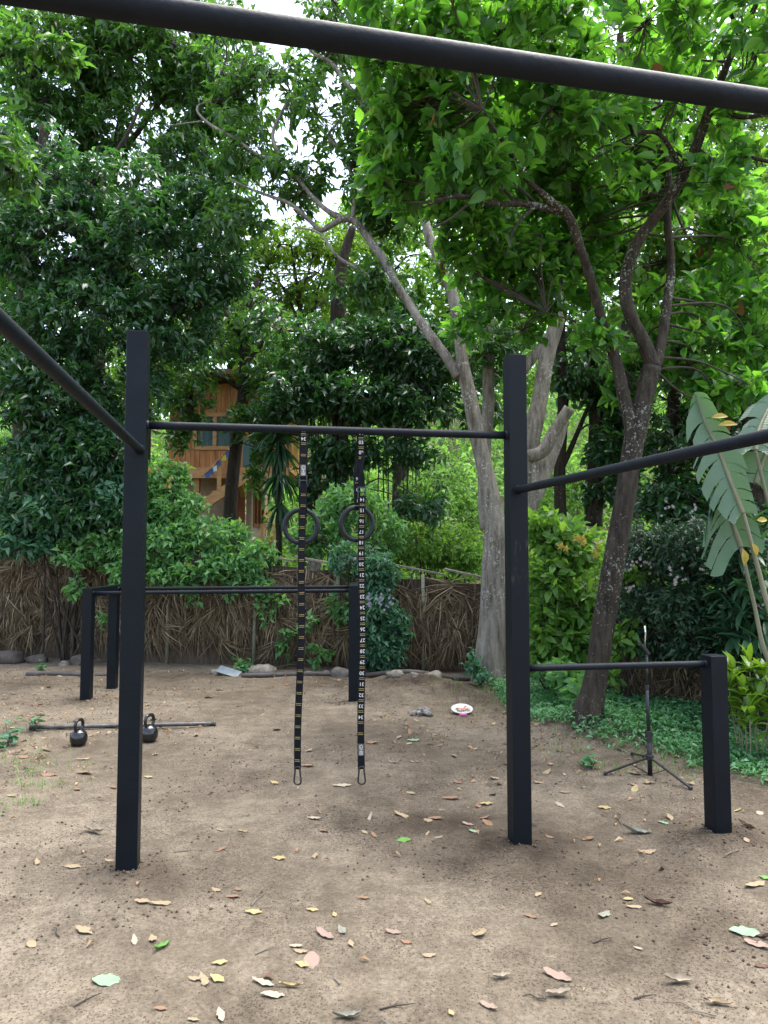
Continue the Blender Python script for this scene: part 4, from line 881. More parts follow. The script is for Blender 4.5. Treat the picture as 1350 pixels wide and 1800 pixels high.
lb_blobs = [(10, 540, 14, 80, 120, 1, 150), (20, 390, 14, 70, 80, 1, 70), (400, 330, 14.5, 70, 70, 1, 70), (90, 120, 14, 120, 90, 1.2, 210), (250, 110, 14, 140, 80, 1.2, 300), (360, 160, 14, 80, 100, 1.1, 170), (80, 240, 14.2, 110, 80, 1.1, 130), (230, 230, 14.2, 110, 60, 1.1, 90), (330, 280, 14, 100, 60, 1, 100), (150, 360, 14.3, 160, 60, 1, 150), (330, 400, 14.4, 120, 90, 1, 140), (300, 30, 13.8, 170, 60, 1, 130), (100, 30, 13.8, 140, 50, 1, 70)]
tree('tall_tree', 'tall sparse tree with sky showing through its small leaves, behind the dark glossy one', lb_rows, lb_blobs, M['L_mid'], M['bark_dark'], per=12, tl=.42, ln=.215, asp=.48, droop=.55, hubs=60, r0=.016, gap=.30, seed=33, dens=1.5, step=2)
eb_rows = [[(-420, 1150, 6.2, .15), (-380, 700, 6.2, .12), (-300, 400, 6.2, .09), (-160, 300, 6.2, .05)], [(-300, 400, 6.2, .05), (-140, 320, 6.2, .035), (-40, 290, 6.2, .02), (30, 300, 6.2, .01)], [(-300, 380, 6.2, .05), (-150, 180, 6.2, .03), (0, 95, 6.3, .015), (110, 80, 6.4, .008)]]
eb_blobs = [(0, 240, 6.2, 40, 70, .4, 26), (25, 290, 6.2, 45, 50, .4, 26), (40, 80, 6.3, 60, 25, .3, 22), (105, 85, 6.4, 50, 22, .3, 22), (-120, 260, 6.2, 120, 120, .6, 80), (5, 160, 6.2, 30, 40, .3, 14)]
tree('overhanging_tree', 'leafy branch ends of a tree reaching in at the upper left edge', eb_rows, eb_blobs, M['L_mid'], M['bark_dark'], per=9, tl=.22, ln=.14, asp=.42, tm=T_NEAR, droop=.6, hubs=14, r0=.008, gap=.2, seed=41)

# trees round the cabin
tree('slender_tree', 'slender dark-stemmed tree growing in front of the cabin', [[(404, 925, 14, .14), (408, 850, 14, .13), (418, 760, 14, .125), (428, 690, 14, .12), (432, 600, 14, .10), (440, 540, 14, .075), (452, 490, 14, .05)], [(432, 610, 14, .05), (400, 560, 14, .04), (385, 510, 14, .025)], [(430, 640, 14, .045), (470, 590, 14.1, .035), (500, 540, 14.2, .02)], [(428, 690, 14, .04), (390, 665, 13.8, .03), (350, 650, 13.7, .02)]],
    [(330, 690, 13.5, 60, 30, .4, 34), (470, 720, 13.6, 40, 40, .4, 40), (310, 770, 13.4, 26, 30, .3, 24), (450, 840, 13.2, 26, 30, .3, 14), (400, 600, 13.8, 60, 40, .6, 50), (350, 650, 13.6, 60, 40, .5, 40), (450, 560, 14, 60, 60, .7, 60), (420, 740, 13.6, 40, 30, .4, 40), (330, 740, 13.6, 40, 40, .4, 34), (470, 660, 13.8, 60, 40, .5, 70), (460, 780, 13.5, 30, 40, .4, 26)], M['L_mid'], M['bark_dark'], per=8, tl=.3, ln=.19, asp=.5, droop=.4, hubs=20, r0=.012, gap=.3, seed=51)
tree('young_yellow_green_tree', 'young tree with yellow-green leaves and thin bare twigs behind the slender one', [[(532, 960, 15.5, .10), (534, 750, 15.5, .09), (536, 640, 15.5, .08), (530, 560, 15.5, .06), (520, 490, 15.5, .04), (512, 430, 15.5, .02)], [(532, 580, 15.5, .04), (505, 520, 15.5, .03), (470, 470, 15.5, .02), (440, 440, 15.5, .01)], [(533, 590, 15.5, .04), (556, 520, 15.5, .03), (575, 450, 15.5, .015)], [(528, 540, 15.5, .03), (490, 500, 15.4, .02), (430, 490, 15.4, .01)], [(525, 520, 15.5, .03), (545, 470, 15.5, .02), (550, 420, 15.5, .01)]],
    [(510, 430, 15.5, 110, 40, 1, 190), (430, 450, 15.5, 60, 50, .8, 90), (590, 430, 15.6, 60, 40, .8, 80), (480, 510, 15.6, 90, 40, .9, 80), (570, 520, 15.7, 60, 50, .8, 50), (420, 540, 15.6, 50, 40, .8, 50)], M['L_yel'], M['bark_dark'], per=10, tl=.4, ln=.17, asp=.55, droop=.2, hubs=60, r0=.014, gap=.33, seed=61)
tree('dark_trunked_tree', 'dark shadowy tree with drooping leaves in the middle behind the hanging rings', [[(600, 960, 13, .16), (598, 760, 13, .15), (596, 640, 13, .145), (594, 540, 13, .14), (600, 470, 13, .11), (620, 400, 13, .07)], [(596, 640, 13, .07), (660, 600, 12.8, .05), (740, 590, 12.6, .03)], [(595, 560, 13, .07), (560, 640, 12.8, .05), (520, 700, 12.6, .03)], [(598, 700, 13, .06), (680, 690, 12.6, .045), (760, 680, 12.4, .03), (810, 690, 12.3, .02)]],
    [(560, 620, 12.7, 90, 60, .8, 190), (660, 600, 12.6, 110, 60, .8, 240), (740, 620, 12.4, 90, 70, .8, 200), (530, 690, 12.5, 80, 50, .7, 160), (620, 700, 12.4, 110, 50, .8, 230), (740, 710, 12.3, 80, 50, .7, 170), (600, 790, 12.5, 60, 60, .6, 120), (700, 790, 12.3, 90, 40, .5, 70), (740, 890, 12.2, 55, 26, .4, 40), (560, 850, 12.6, 40, 70, .5, 60), (850, 700, 12.4, 50, 80, .6, 80), (690, 520, 12.8, 60, 50, .7, 80), (640, 640, 12.9, 200, 140, .9, 170), (495, 570, 13.1, 70, 50, .7, 70), (820, 610, 12.7, 60, 70, .6, 70), (470, 740, 12.9, 40, 50, .5, 40)],
    M['L_dark'], M['bark_dark'], per=11, tl=.38, ln=.19, asp=.5, droop=.6, hubs=60, r0=.014, gap=.38, gsc=.45, seed=71, dens=1.0, step=2)
# hanging aerial roots behind the rings
hv = MB()
for k in range(34):
    px = 545 + 190 * rng.random(); y0, y1 = 770 + 40 * rng.random(), 880 + 110 * rng.random(); Y = 12.4 + .8 * rng.random()
    a, b = at(px, y0 - 120, Y), at(px + 10 * rng.normal(), y1, Y); hv.tube([a, (a + b) / 2 + rng.normal(size=3) * .05, b], .006 + .006 * rng.random(), 4)
tag(build('hanging_vines', hv, M['twig'], None, loc=at(640, 700, 12.7)), 'thin dark vines hanging down from the shadowy tree behind the rings', 'vines')
# right-hand forest edge
tree('sunlit_tree', 'bright sunlit leafy tree behind the leaning front tree', [[(1330, 1000, 9.8, .16), (1325, 760, 9.8, .14), (1300, 600, 9.8, .11), (1280, 480, 9.8, .07)], [(1310, 640, 9.8, .06), (1240, 540, 9.8, .04), (1180, 460, 9.8, .02)], [(1318, 700, 9.8, .05), (1370, 600, 9.8, .03), (1400, 520, 9.8, .02)]],
    [(1290, 500, 9.6, 110, 110, .9, 200), (1220, 420, 9.8, 110, 90, .9, 170), (1330, 640, 9.4, 80, 70, .7, 110), (1120, 470, 10, 90, 90, .8, 130), (1030, 420, 10, 90, 80, .8, 110), (1340, 380, 9.8, 80, 80, .8, 120), (1200, 600, 9.8, 80, 60, .7, 70), (1060, 580, 9.9, 60, 60, .6, 50), (1250, 300, 9.8, 130, 60, .8, 110)], M['L_bright'], M['bark_dark'], per=9, tl=.3, ln=.19, asp=.6, droop=.2, hubs=40, r0=.012, gap=.34, seed=81)
tree('forked_dark_tree', 'dark forest tree with two thin trunks right of the pale stems', [[(986, 930, 11.5, .10), (984, 820, 11.5, .095), (990, 700, 11.5, .09), (985, 560, 11.5, .08), (1000, 420, 11.5, .05)], [(1043, 925, 11.6, .15), (1045, 850, 11.6, .14), (1050, 740, 11.6, .12), (1040, 620, 11.6, .09), (1030, 500, 11.6, .05)], [(984, 830, 11.5, .05), (1010, 770, 11.5, .04), (1040, 700, 11.5, .03)]],
    [(1020, 650, 11.5, 70, 60, .7, 100), (1080, 790, 11.4, 60, 60, .6, 100), (1010, 560, 11.6, 80, 60, .7, 90), (1090, 700, 11.5, 60, 60, .6, 90), (960, 480, 11.6, 90, 70, .8, 90), (1060, 860, 11.4, 50, 30, .4, 40)], M['L_dark'], M['bark_dark'], per=9, tl=.35, ln=.2, asp=.5, droop=.4, hubs=30, r0=.014, gap=.33, seed=91)
tree('shady_tree', 'shady dark-crowned tree between the leaning trunk and the banana plant', [[(1178, 960, 10.6, .12), (1172, 860, 10.6, .11), (1180, 760, 10.6, .10), (1190, 650, 10.6, .08)], [(1172, 850, 10.6, .05), (1220, 790, 10.5, .04), (1270, 750, 10.4, .02)]],
    [(1200, 780, 10.4, 90, 60, .7, 170), (1270, 730, 10.4, 80, 70, .7, 150), (1180, 880, 10.2, 80, 50, .5, 130), (1160, 700, 10.5, 60, 60, .6, 90), (1320, 800, 10.3, 70, 80, .6, 130), (1260, 880, 10.1, 90, 50, .5, 120), (1340, 900, 9.9, 60, 50, .5, 70)], M['L_dark'], M['bark_dark'], per=9, tl=.3, ln=.17, asp=.5, droop=.4, hubs=30, r0=.012, gap=.33, seed=101)
tree('high_crowned_tree', 'tall tree closing the sky behind the leaning tree crown', [[(1110, 960, 14, .2), (1105, 600, 14, .16), (1100, 300, 14, .12), (1090, 60, 14, .07)], [(1102, 380, 14, .08), (1200, 200, 14, .05), (1290, 80, 14, .03)], [(1103, 420, 14, .07), (980, 250, 14, .05), (860, 120, 14, .03)]],
    [(850, 60, 14, 170, 80, 1.2, 240), (1060, 40, 14, 190, 80, 1.2, 260), (1270, 60, 14, 150, 110, 1.2, 230), (1180, 230, 14, 190, 110, 1.2, 300), (930, 210, 14, 170, 110, 1.2, 260), (1330, 270, 14, 100, 110, 1.1, 120), (780, 310, 14, 120, 100, 1, 170), (1000, 370, 14, 190, 90, 1.1, 240), (1250, 430, 14, 160, 100, 1.1, 180), (760, 150, 14, 100, 110, 1, 150)], M['L_bright'], M['bark_dark'], per=9, tl=.42, ln=.24, asp=.52, droop=.35, hubs=60, r0=.016, gap=.35, seed=111, step=2)  # brighter leaf colour stands in for sky light passing through this crown
tree('background_tree', 'mid-green tree far behind between the cabin and the pale stems', [[(700, 960, 18, .2), (704, 760, 18, .17), (700, 600, 18, .13), (690, 480, 18, .08)], [(702, 680, 18, .08), (780, 560, 18, .05), (850, 480, 18, .03)], [(700, 640, 18, .07), (620, 540, 18, .04), (560, 480, 18, .02)]],
    [(700, 480, 18, 150, 80, 1.3, 260), (840, 540, 18, 140, 90, 1.3, 240), (600, 540, 18, 120, 60, 1.1, 150), (900, 640, 18, 110, 80, 1.2, 160), (760, 640, 18, 130, 60, 1.1, 140), (650, 400, 18, 110, 60, 1.1, 120), (480, 620, 18, 120, 60, 1, 140), (350, 560, 18, 120, 90, 1, 170), (250, 640, 18, 120, 90, 1, 170)], M['L_bright'], M['bark_dark'], per=9, tl=.45, ln=.27, asp=.52, droop=.35, hubs=50, r0=.02, gap=.31, seed=121, step=2)  # light seen between the nearer crowns is painted in with a brighter leaf
tree('cabin_side_tree', 'leafy dark tree beside and behind the cabin roof', [[(250, 960, 20, .2), (255, 760, 20, .17), (265, 600, 20, .12), (280, 480, 20, .07)], [(258, 700, 20, .08), (340, 590, 20, .05), (420, 520, 20, .03)]],
    [(280, 560, 20, 130, 90, 1.3, 200), (420, 560, 20.5, 110, 80, 1.2, 190), (530, 600, 21, 110, 70, 1.2, 170), (200, 700, 20, 110, 90, 1.1, 160), (60, 620, 19, 140, 120, 1.3, 190), (80, 820, 18, 140, 90, 1.1, 190), (560, 720, 20, 80, 70, 1, 110)], M['L_mid'], M['bark_dark'], per=9, tl=.45, ln=.28, asp=.52, droop=.35, hubs=40, r0=.02, gap=.31, seed=131, step=2)
tree('stump_stemmed_tree', 'short pale cut-off trunk leaning behind the striped strap and ring', [[(553, 985, 12.2, .115), (557, 940, 12.2, .105), (563, 905, 12.2, .10), (570, 872, 12.2, .095)]], [(560, 860, 12.3, 20, 10, .15, 8)], M['L_mid'], M['bark_pale'], per=5, tl=.12, ln=.10, hubs=2, r0=.006, gap=.0, seed=141, cat='trunk')
# far wooded slope
lv = LV(); n = 22000
X = rng.uniform(-26, 26, n); Y = 20 + 26 * rng.random(n) ** 1.1; hgt = rng.random(n) ** .9
bush = vn(X * .45, Y * .45, 31)
Z = gz(X, Y) + hgt * (1.2 + 5.5 * bush ** 2 + 3.5 * sstep(24, 44, Y))
keep = n3(np.stack([X, Y, Z], 1), 1.3, 8) > .36; P0 = np.stack([X, Y, Z], 1)[keep]
idx = np.repeat(np.arange(len(P0)), 5); Q = P0[idx] + rng.normal(size=(len(idx), 3)) * .22
D = rng.normal(size=(len(idx), 3)) + np.array([0, -.4, -.2]); lv.add(Q, D, UP + rng.normal(size=(len(idx), 3)) * .7, .34 * (.6 + .6 * rng.random(len(idx))), .17, T_MID)
tag(lv.build('distant_woodland', M['L_far'], None, (0, 30, 4)), 'pale sunlit woodland covering the slope far behind the fence', None, kind='stuff')

# rank undergrowth on the slope just behind the fence
n = 9000; X = rng.uniform(-14, 14, n); Y = fence_y(X) + .35 + 10 * rng.random(n); k = vn(X * .9, Y * .9, 35) > .3; X, Y = X[k], Y[k]; n = len(X)
Z = gz(X, Y) + (.05 + .8 * rng.random(n)) * (.25 + vn(X * .7, Y * .7, 36)); P0 = np.stack([X, Y, Z], 1)
idx = np.repeat(np.arange(n), 5); Q = P0[idx] + rng.normal(size=(len(idx), 3)) * .12; D = rng.normal(size=(len(idx), 3)) + np.array([0, -.3, .1])
lv = LV(); lv.add(Q, D, UP + rng.normal(size=(len(idx), 3)) * .6, .2 * (.6 + .6 * rng.random(len(idx))), .10, T_MID)
tag(lv.build('undergrowth', M['L_bright'], None, (0, 14, 0)), 'rank green undergrowth on the slope right behind the fence', None, kind='stuff')
# ------------------------------------------------------------------ shrubs and plants
def shrub(name, label, base, blobs, lm, per=7, tl=.2, ln=.1, asp=.55, tm=T_MID, droop=.2, gap=.3, gsc=.35, seed=0, stems=7, flowers=None, cat='shrub', r0=.012, step=1, stemm=None, upn=1.0):
    bx, by = base[0], base[1]; g = float(gz(bx, by)); t = thing(name, label, cat, (bx, by, g))
    C, O = blob_pts(blobs, gap=gap, gsc=gsc, seed=seed); lv = LV(); B = twig_leaves(lv, C, O, per, tl, ln, asp, tm, droop, upn)
    mb = MB(); sk = []
    for k in range(stems):
        j = rng.integers(len(C)); e = B[j]; s = np.array([bx + rng.normal() * .12, by + rng.normal() * .06, g - .05])
        m1 = s * .45 + e * .55 + np.array([0, 0, .15 * abs(e[2] - s[2])]) + rng.normal(size=3) * .05
        P = spline([[*s, r0 * 1.5], [*m1, r0], [*e, r0 * .5]], 6); mb.tube(P[:, :3], P[:, 3], 5); sk.append(P)
    twigs(mb, B, C, np.concatenate(sk), 16, r0 * .7, r0 * .2, step=step)
    build('stems', mb, stemm or M['twig'], t, True); lv.build('foliage', lm, t)
    if flowers:
        fm, spots, n, sz = flowers
        for px, py, Y, r in spots:
            fl = LV(); c = at(px, py, Y) ; q = c + rng.normal(size=(n, 3)) * r * Y / F * np.array([1, .5, 1]); ii_ = np.repeat(np.arange(n), 5); a = np.tile(np.arange(5) * 2 * math.pi / 5, n)
            D = np.stack([np.cos(a), -.35 + 0 * a, np.sin(a)], 1) + rng.normal(size=(n, 3))[ii_] * .25; fl.add(q[ii_], D, np.tile(np.array([0, -1.0, .3]), (len(a), 1)), sz, sz * .7, T_MID)
            fl.build('flower_cluster', fm, t)
    return t
shrub('flowering_shrub', 'light green shrub spilling over the fence in front of the cabin', (-2.9, 10.4), [(285, 845, 10.4, 60, 42, .4, 140), (300, 905, 10.3, 80, 50, .45, 230), (370, 945, 10.0, 75, 40, .4, 190), (270, 960, 10.0, 90, 50, .4, 230), (435, 975, 9.85, 60, 30, .3, 120), (180, 960, 10.1, 90, 45, .35, 170), (380, 1000, 9.75, 90, 28, .25, 110), (300, 1010, 9.8, 60, 24, .2, 60), (210, 1010, 9.75, 26, 30, .12, 26), (335, 1040, 9.7, 22, 24, .1, 16), (455, 1030, 9.7, 26, 26, .1, 22), (405, 1035, 9.7, 16, 20, .1, 10)], M['L_bush'], per=8, tl=.2, ln=.125, asp=.55, droop=.15, gap=.36, gsc=.28, seed=201, stems=14, step=2,
    flowers=(M['L_fade'], [(386, 934, 9.9, 6), (300, 845, 10.1, 5), (262, 826, 10.1, 5), (470, 905, 9.9, 4), (330, 1000, 9.7, 5)], 5, .035))
shrub('glossy_shrub', 'dark bluish-green glossy shrub over the fence at the far edge of the picture', (-4.6, 10.5), [(60, 800, 10.4, 90, 60, .5, 190), (150, 820, 10.3, 80, 60, .5, 170), (90, 900, 10.2, 110, 50, .45, 220), (200, 880, 10.2, 50, 60, .4, 90), (40, 960, 10.0, 60, 26, .25, 60), (190, 770, 10.4, 40, 50, .4, 70)], M['L_vine'], per=8, tl=.24, ln=.17, asp=.48, droop=.35, gap=.28, seed=211, stems=10, step=2)
shrub('vine_sprigs', 'young leafy sprigs climbing the thatch beside the second fence pole', (-4.35, 9.95), [(120, 985, 9.8, 26, 12, .1, 9), (130, 1030, 9.8, 18, 22, .1, 14), (185, 1090, 9.8, 10, 12, .1, 6)], M['L_bush'], per=7, tl=.14, ln=.13, asp=.55, droop=.1, gap=.0, seed=221, stems=4, r0=.006)
shrub('vine_sprigs', 'creeping sprigs on the thatch between the strap tails and the fence pole', (-1.6, 9.62), [(470, 1060, 9.6, 30, 40, .1, 22), (500, 1130, 9.6, 24, 30, .1, 14), (560, 1150, 9.5, 28, 22, .1, 14), (430, 1160, 9.5, 20, 14, .1, 8), (600, 1060, 9.5, 30, 40, .12, 24), (545, 1090, 9.5, 20, 20, .1, 8)], M['L_bush'], per=6, tl=.12, ln=.11, asp=.6, droop=.25, gap=.0, seed=226, stems=8, r0=.005)
shrub('flowering_vine', 'bluish-green vine with violet flowers draped over the fence', (-.1, 9.35), [(665, 1010, 9.35, 40, 50, .28, 150), (660, 1080, 9.2, 50, 50, .28, 190), (680, 1130, 9.15, 40, 50, .25, 160), (645, 1150, 9.2, 26, 26, .2, 60), (620, 980, 9.5, 50, 36, .3, 90), (700, 1100, 9.2, 22, 40, .2, 60)], M['L_vine'], per=8, tl=.18, ln=.105, asp=.5, droop=.6, gap=.22, seed=231, stems=10, step=2,
    flowers=(M['purple'], [(673, 1045, 8.95, 6), (684, 1052, 8.93, 6), (665, 1060, 8.92, 4), (652, 1062, 8.93, 3), (682, 1066, 8.92, 5), (650, 1050, 8.94, 3), (628, 984, 9.2, 3)], 5, .022))
shrub('back_shrub', 'leafy green shrub behind the fence seen through the hanging rings', (-.6, 10.8), [(580, 930, 11, 50, 50, .4, 110), (620, 880, 11, 60, 40, .4, 100), (540, 950, 11, 40, 30, .4, 50), (670, 930, 11.2, 50, 50, .4, 100)], M['L_bush'], per=7, tl=.22, ln=.14, asp=.6, droop=.3, gap=.3, seed=241, stems=8, step=2)
shrub('bright_shrub', 'sunny yellow-green shrub behind the fence beyond the numbered strap', (.8, 12.5), [(740, 960, 12.5, 60, 50, .6, 150), (800, 960, 12.8, 60, 50, .6, 150), (830, 980, 12.3, 40, 30, .4, 70), (700, 960, 12.6, 40, 40, .4, 60)], M['L_bright'], per=8, tl=.26, ln=.13, asp=.5, droop=.15, gap=.3, seed=251, stems=9, step=2)
shrub('bright_shrub', 'loose sunlit bush farther up the slope left of the pale stems', (1.2, 15.5), [(770, 860, 15.5, 70, 50, .7, 150), (830, 900, 15.6, 40, 40, .6, 80), (720, 880, 15.5, 40, 40, .5, 70), (1000, 860, 15, 60, 50, .6, 110), (960, 920, 15, 50, 40, .6, 80)], M['L_far'], per=8, tl=.3, ln=.15, asp=.5, droop=.15, gap=.33, seed=256, stems=8, step=2)
shrub('tall_leafy_shrub', 'tall thin-stemmed shrub with bright leaves right beside the scuffed post', (2.0, 7.9), [(960, 930, 7.9, 45, 40, .35, 70), (1000, 960, 7.8, 50, 50, .35, 100), (970, 1020, 7.7, 50, 50, .35, 100), (1020, 1060, 7.6, 40, 50, .3, 70), (960, 1100, 7.6, 40, 50, .3, 80), (1010, 1130, 7.5, 40, 40, .3, 60), (945, 1150, 7.7, 25, 24, .2, 30)], M['L_bright'], per=6, tl=.2, ln=.145, asp=.55, tm=T_NEAR, droop=.3, gap=.26, seed=261, stems=16, r0=.009, step=1,
    flowers=(M['L_fade'], [(1016, 945, 7.4, 6), (1025, 955, 7.4, 5), (985, 960, 7.4, 4), (1045, 970, 7.4, 5)], 2, .05))
shrub('low_leafy_shrub', 'bright leafy sprig growing right of the leaning trunk base', (2.35, 6.9), [(1095, 1130, 6.8, 36, 34, .25, 34), (1110, 1010, 7.0, 40, 30, .25, 34), (1125, 1080, 6.9, 30, 20, .2, 14), (1080, 1190, 6.7, 18, 14, .15, 8)], M['L_bright'], per=6, tl=.16, ln=.12, asp=.5, tm=T_NEAR, droop=.3, gap=.1, seed=266, stems=7, r0=.007)
shrub('flowering_hedge', 'dark bushy hedge with pale pink flowers over the fence behind the tripod', (3.0, 6.9), [(1130, 970, 7.1, 60, 60, .5, 300), (1210, 970, 6.6, 80, 70, .5, 460), (1290, 970, 6.2, 70, 70, .5, 330), (1130, 1060, 6.9, 60, 45, .4, 280), (1215, 1070, 6.4, 80, 50, .4, 420), (1300, 1080, 6.05, 60, 60, .4, 280), (1150, 1130, 6.75, 50, 30, .25, 150), (1225, 1140, 6.35, 60, 34, .25, 170)], M['L_hedge'], per=8, tl=.18, ln=.075, asp=.52, droop=.4, gap=.26, gsc=.3, seed=271, stems=16, step=3,
    flowers=(M['pinkish'], [(1187, 1004, 6.15, 10), (1195, 1020, 6.13, 8), (1125, 992, 6.6, 8), (1140, 990, 6.6, 6), (1240, 1000, 6.05, 7), (1103, 998, 6.6, 6), (1105, 1032, 6.55, 3), (1325, 1010, 5.75, 16), (1335, 960, 5.75, 14), (1215, 900, 6.3, 8), (1175, 895, 6.5, 10), (1340, 1060, 5.7, 10)], 7, .018))
shrub('dark_undershrub', 'dark green undergrowth shrub at the left of the leaning trunk by pale rocks', (1.95, 7.0), [(1000, 1190, 6.9, 30, 30, .25, 40), (1015, 1230, 6.6, 22, 24, .2, 28), (975, 1180, 7.1, 30, 20, .2, 26)], M['L_bush'], per=6, tl=.15, ln=.13, asp=.6, tm=T_NEAR, droop=.3, gap=.1, seed=281, stems=6, r0=.006)
shrub('small_plant', 'small leafy plant at the foot of the great pale trunk', (1.15, 8.45), [(835, 1172, 8.4, 22, 20, .15, 24), (848, 1192, 8.3, 16, 14, .12, 14), (828, 1150, 8.5, 6, 10, .06, 4)], M['L_vine'], per=6, tl=.1, ln=.085, asp=.6, tm=T_MID, droop=.1, gap=.0, seed=291, stems=4, r0=.004, cat='plant')
for px, py, s, lab in ((60, 1285, 1.0, 'small upright weed behind the end of the steel bar'), (14, 1312, 1.25, 'leafy weed at the picture edge in front of the steel bar'), (1040, 1350, .9, 'low weed clump between the leaning trunk and the tripod'), (72, 1178, .9, 'green weed tuft in front of the brown rocks'), (428, 1182, .8, 'tiny weed by the metal sheet at the fence')):
    g_ = gnd(px, py); t = thing('weed', lab, 'weed', g_, 'weeds in the clearing'); lv = LV(); n = 22
    P = g_ + np.abs(rng.normal(size=(n, 3))) * np.array([0, 0, .07 * s]) + rng.normal(size=(n, 3)) * np.array([.035, .035, 0]) * s
    a = rng.random(n) * 6.28; lv.add(P, np.stack([np.cos(a), np.sin(a), .25 * np.ones(n)], 1), np.tile(UP, (n, 1)) + rng.normal(size=(n, 3)) * .3, .075 * s, .04 * s, T_NEAR); lv.build('leaves', M['L_vine'] if px < 65 else M['L_cover'], t)
    sm_ = MB()
    for q in P[:9]: sm_.tube([(g_[0], g_[1], g_[2] - .02), (q + g_) / 2, q], .0025, 4)
    build('stem', sm_, M['twig'], t)
# rosette plants with strap leaves
def rosette(lv, c, n, ln, wd, up0=-.3, up1=1.2, tm=T_STRAP):
    a = rng.random(n) * 2 * math.pi; e = up0 + (up1 - up0) * rng.random(n)
    D = np.stack([np.cos(a) * np.cos(e), np.sin(a) * np.cos(e), np.sin(e)], 1)
    lv.add(np.tile(c, (n, 1)) + D * .02 + np.stack([0 * a, 0 * a, e * .05], 1), D, np.tile(UP, (n, 1)) + rng.normal(size=(n, 3)) * .12 + D * -.2, ln * (.7 + .45 * rng.random(n)), wd, tm)
def cane_plant(name, label, heads, base, lm, ln, wd, n, stem_r=.014, stemm='bark_dark', cat='plant', up0=-.4):
    bx, by = base; g = float(gz(bx, by)); t = thing(name, label, cat, (bx, by, g)); lv = LV(); mb = MB()
    for px, py, Y in heads:
        c = at(px, py, Y); s = np.array([bx + (c[0] - bx) * .7 + rng.normal() * .03, by + (c[1] - by) * .7, g - .05])
        P = spline([[*s, stem_r * 1.2], [*((s + c) / 2 + rng.normal(size=3) * .02), stem_r], [*c, stem_r * .8]], 6); mb.tube(P[:, :3], P[:, 3], 6)
        rosette(lv, c, n, ln, wd, up0); rosette(lv, c + np.array([0, 0, -.10 * ln / .3]), n // 2, ln * .85, wd, up0 - .3, .5)
    build('stems', mb, M[stemm], t, True); lv.build('leaves', lm, t)
cane_plant('yucca', 'spiky yucca with a dark trunk and hanging old leaves beside the cabin', [(490, 765, 12.8)], (at(492, 900, 12.8)[0], 12.8), M['L_strap'], .72, .055, 70, .06, cat='yucca', up0=-1.2)
yl = LV(); c = at(492, 830, 12.8); rosette(yl, c, 40, .62, .05, -1.4, -.5); rosette(yl, at(493, 880, 12.8), 26, .6, .05, -1.5, -.7)
for o_ in S.objects:
    if o_.name == 'yucca': yl.build('drooping_leaves', M['L_strap'], o_)
cane_plant('dracaena', 'dark broad-strap dracaena clump behind the low post', [(1300, 960, 5.9), (1330, 1000, 5.8), (1285, 1020, 6.0), (1310, 1060, 5.8), (1345, 1080, 5.7), (1290, 1110, 5.9), (1320, 1130, 5.7), (1275, 1140, 6.0), (1348, 1150, 5.6)], (2.95, 5.85), M['L_strap'], .30, .062, 16, .012, cat='dracaena', up0=-1.0)
cane_plant('lime_croton', 'lime-green croton bush on thin canes next to the low post', [(1290, 1190, 5.35), (1318, 1182, 5.3), (1340, 1200, 5.3), (1282, 1215, 5.3), (1308, 1225, 5.2), (1335, 1240, 5.2), (1352, 1225, 5.25), (1288, 1250, 5.3), (1318, 1265, 5.15), (1350, 1270, 5.2)], (2.75, 5.3), M['L_croton'], .15, .048, 14, .0055, 'palestem', cat='croton', up0=.0)

# banana plant: torn blades on long stalks
def banana(rows, side_len, droop, seed, parent, m, gaps=.16, yellow=False):
    P = spline([[*at(a, b, Y), 0] for a, b, Y in rows], 12)[:, :3]; n = len(P); lv_v = []; lv_f = []
    rs = np.random.default_rng(seed); view = np.array([0, -1, .25])
    for sgn in (-1, 1):
        i = 0
        while i < n - 1:
            w = int(rs.integers(3, 9)); j = min(i + w, n - 1); lj = rs.uniform(.78, 1.08); sag = rs.normal() * .05
            for k in range(i, j):
                row = []
                for q, sh in ((k, .02 if k == i else 0), (k + 1, -.02 if k + 1 == j else 0)):
                    f = q / (n - 1); tt = P[min(q + 1, n - 1)] - P[max(q - 1, 0)]; tt = tt / np.linalg.norm(tt)
                    sd_ = np.cross(tt, view); sd_ /= np.linalg.norm(sd_); nn = np.cross(sd_, tt)
                    L = lj * side_len * (1 if sgn < 0 else .62) * (math.sin(math.pi * min(max(.10 + .86 * f, 0), 1)) ** .55)
                    row.append([P[q] + sd_ * sgn * L * u - tt * (.05 * L * u + .22 * L * u * u) + nn * (.06 * u) - UP * (droop + sag) * L * u * u + tt * sh * L * u * 4 for u in (0, .33, .66, 1)])
                for u in range(3):
                    o = len(lv_v); lv_v += [row[0][u], row[1][u], row[1][u + 1], row[0][u + 1]]; lv_f.append((o, o + 1, o + 2, o + 3))
            i = j
    lf = build('leaf', MB().add(lv_v, lv_f), m, parent)
    mb = MB(); mb.tube(P, [.018 * (1 - .8 * k / n) + .003 for k in range(n)], 6); build('midrib', mb, M['palestem'], lf, True)
bm_, t__, b__, N__, L__ = nodes('ribbed_banana_leaf')
tcb = N__('ShaderNodeTexCoord'); wv = noise(N__, L__, tcb.outputs['Object'], 5, 3); rb_ = ramp(N__, [(.3, (.045, .10, .055)), (.7, (.065, .125, .07))]); L__(wv.outputs['Fac'], rb_.inputs['Fac']); L__(rb_.outputs[0], b__.inputs['Base Color']); b__.inputs['Roughness'].default_value = .36
wav = N__('ShaderNodeTexWave'); wav.wave_type = 'BANDS'; wav.bands_direction = 'Z'; wav.inputs['Scale'].default_value = 22; wav.inputs['Distortion'].default_value = 1.2; wav.inputs['Detail'].default_value = 2; L__(tcb.outputs['Object'], wav.inputs['Vector'])
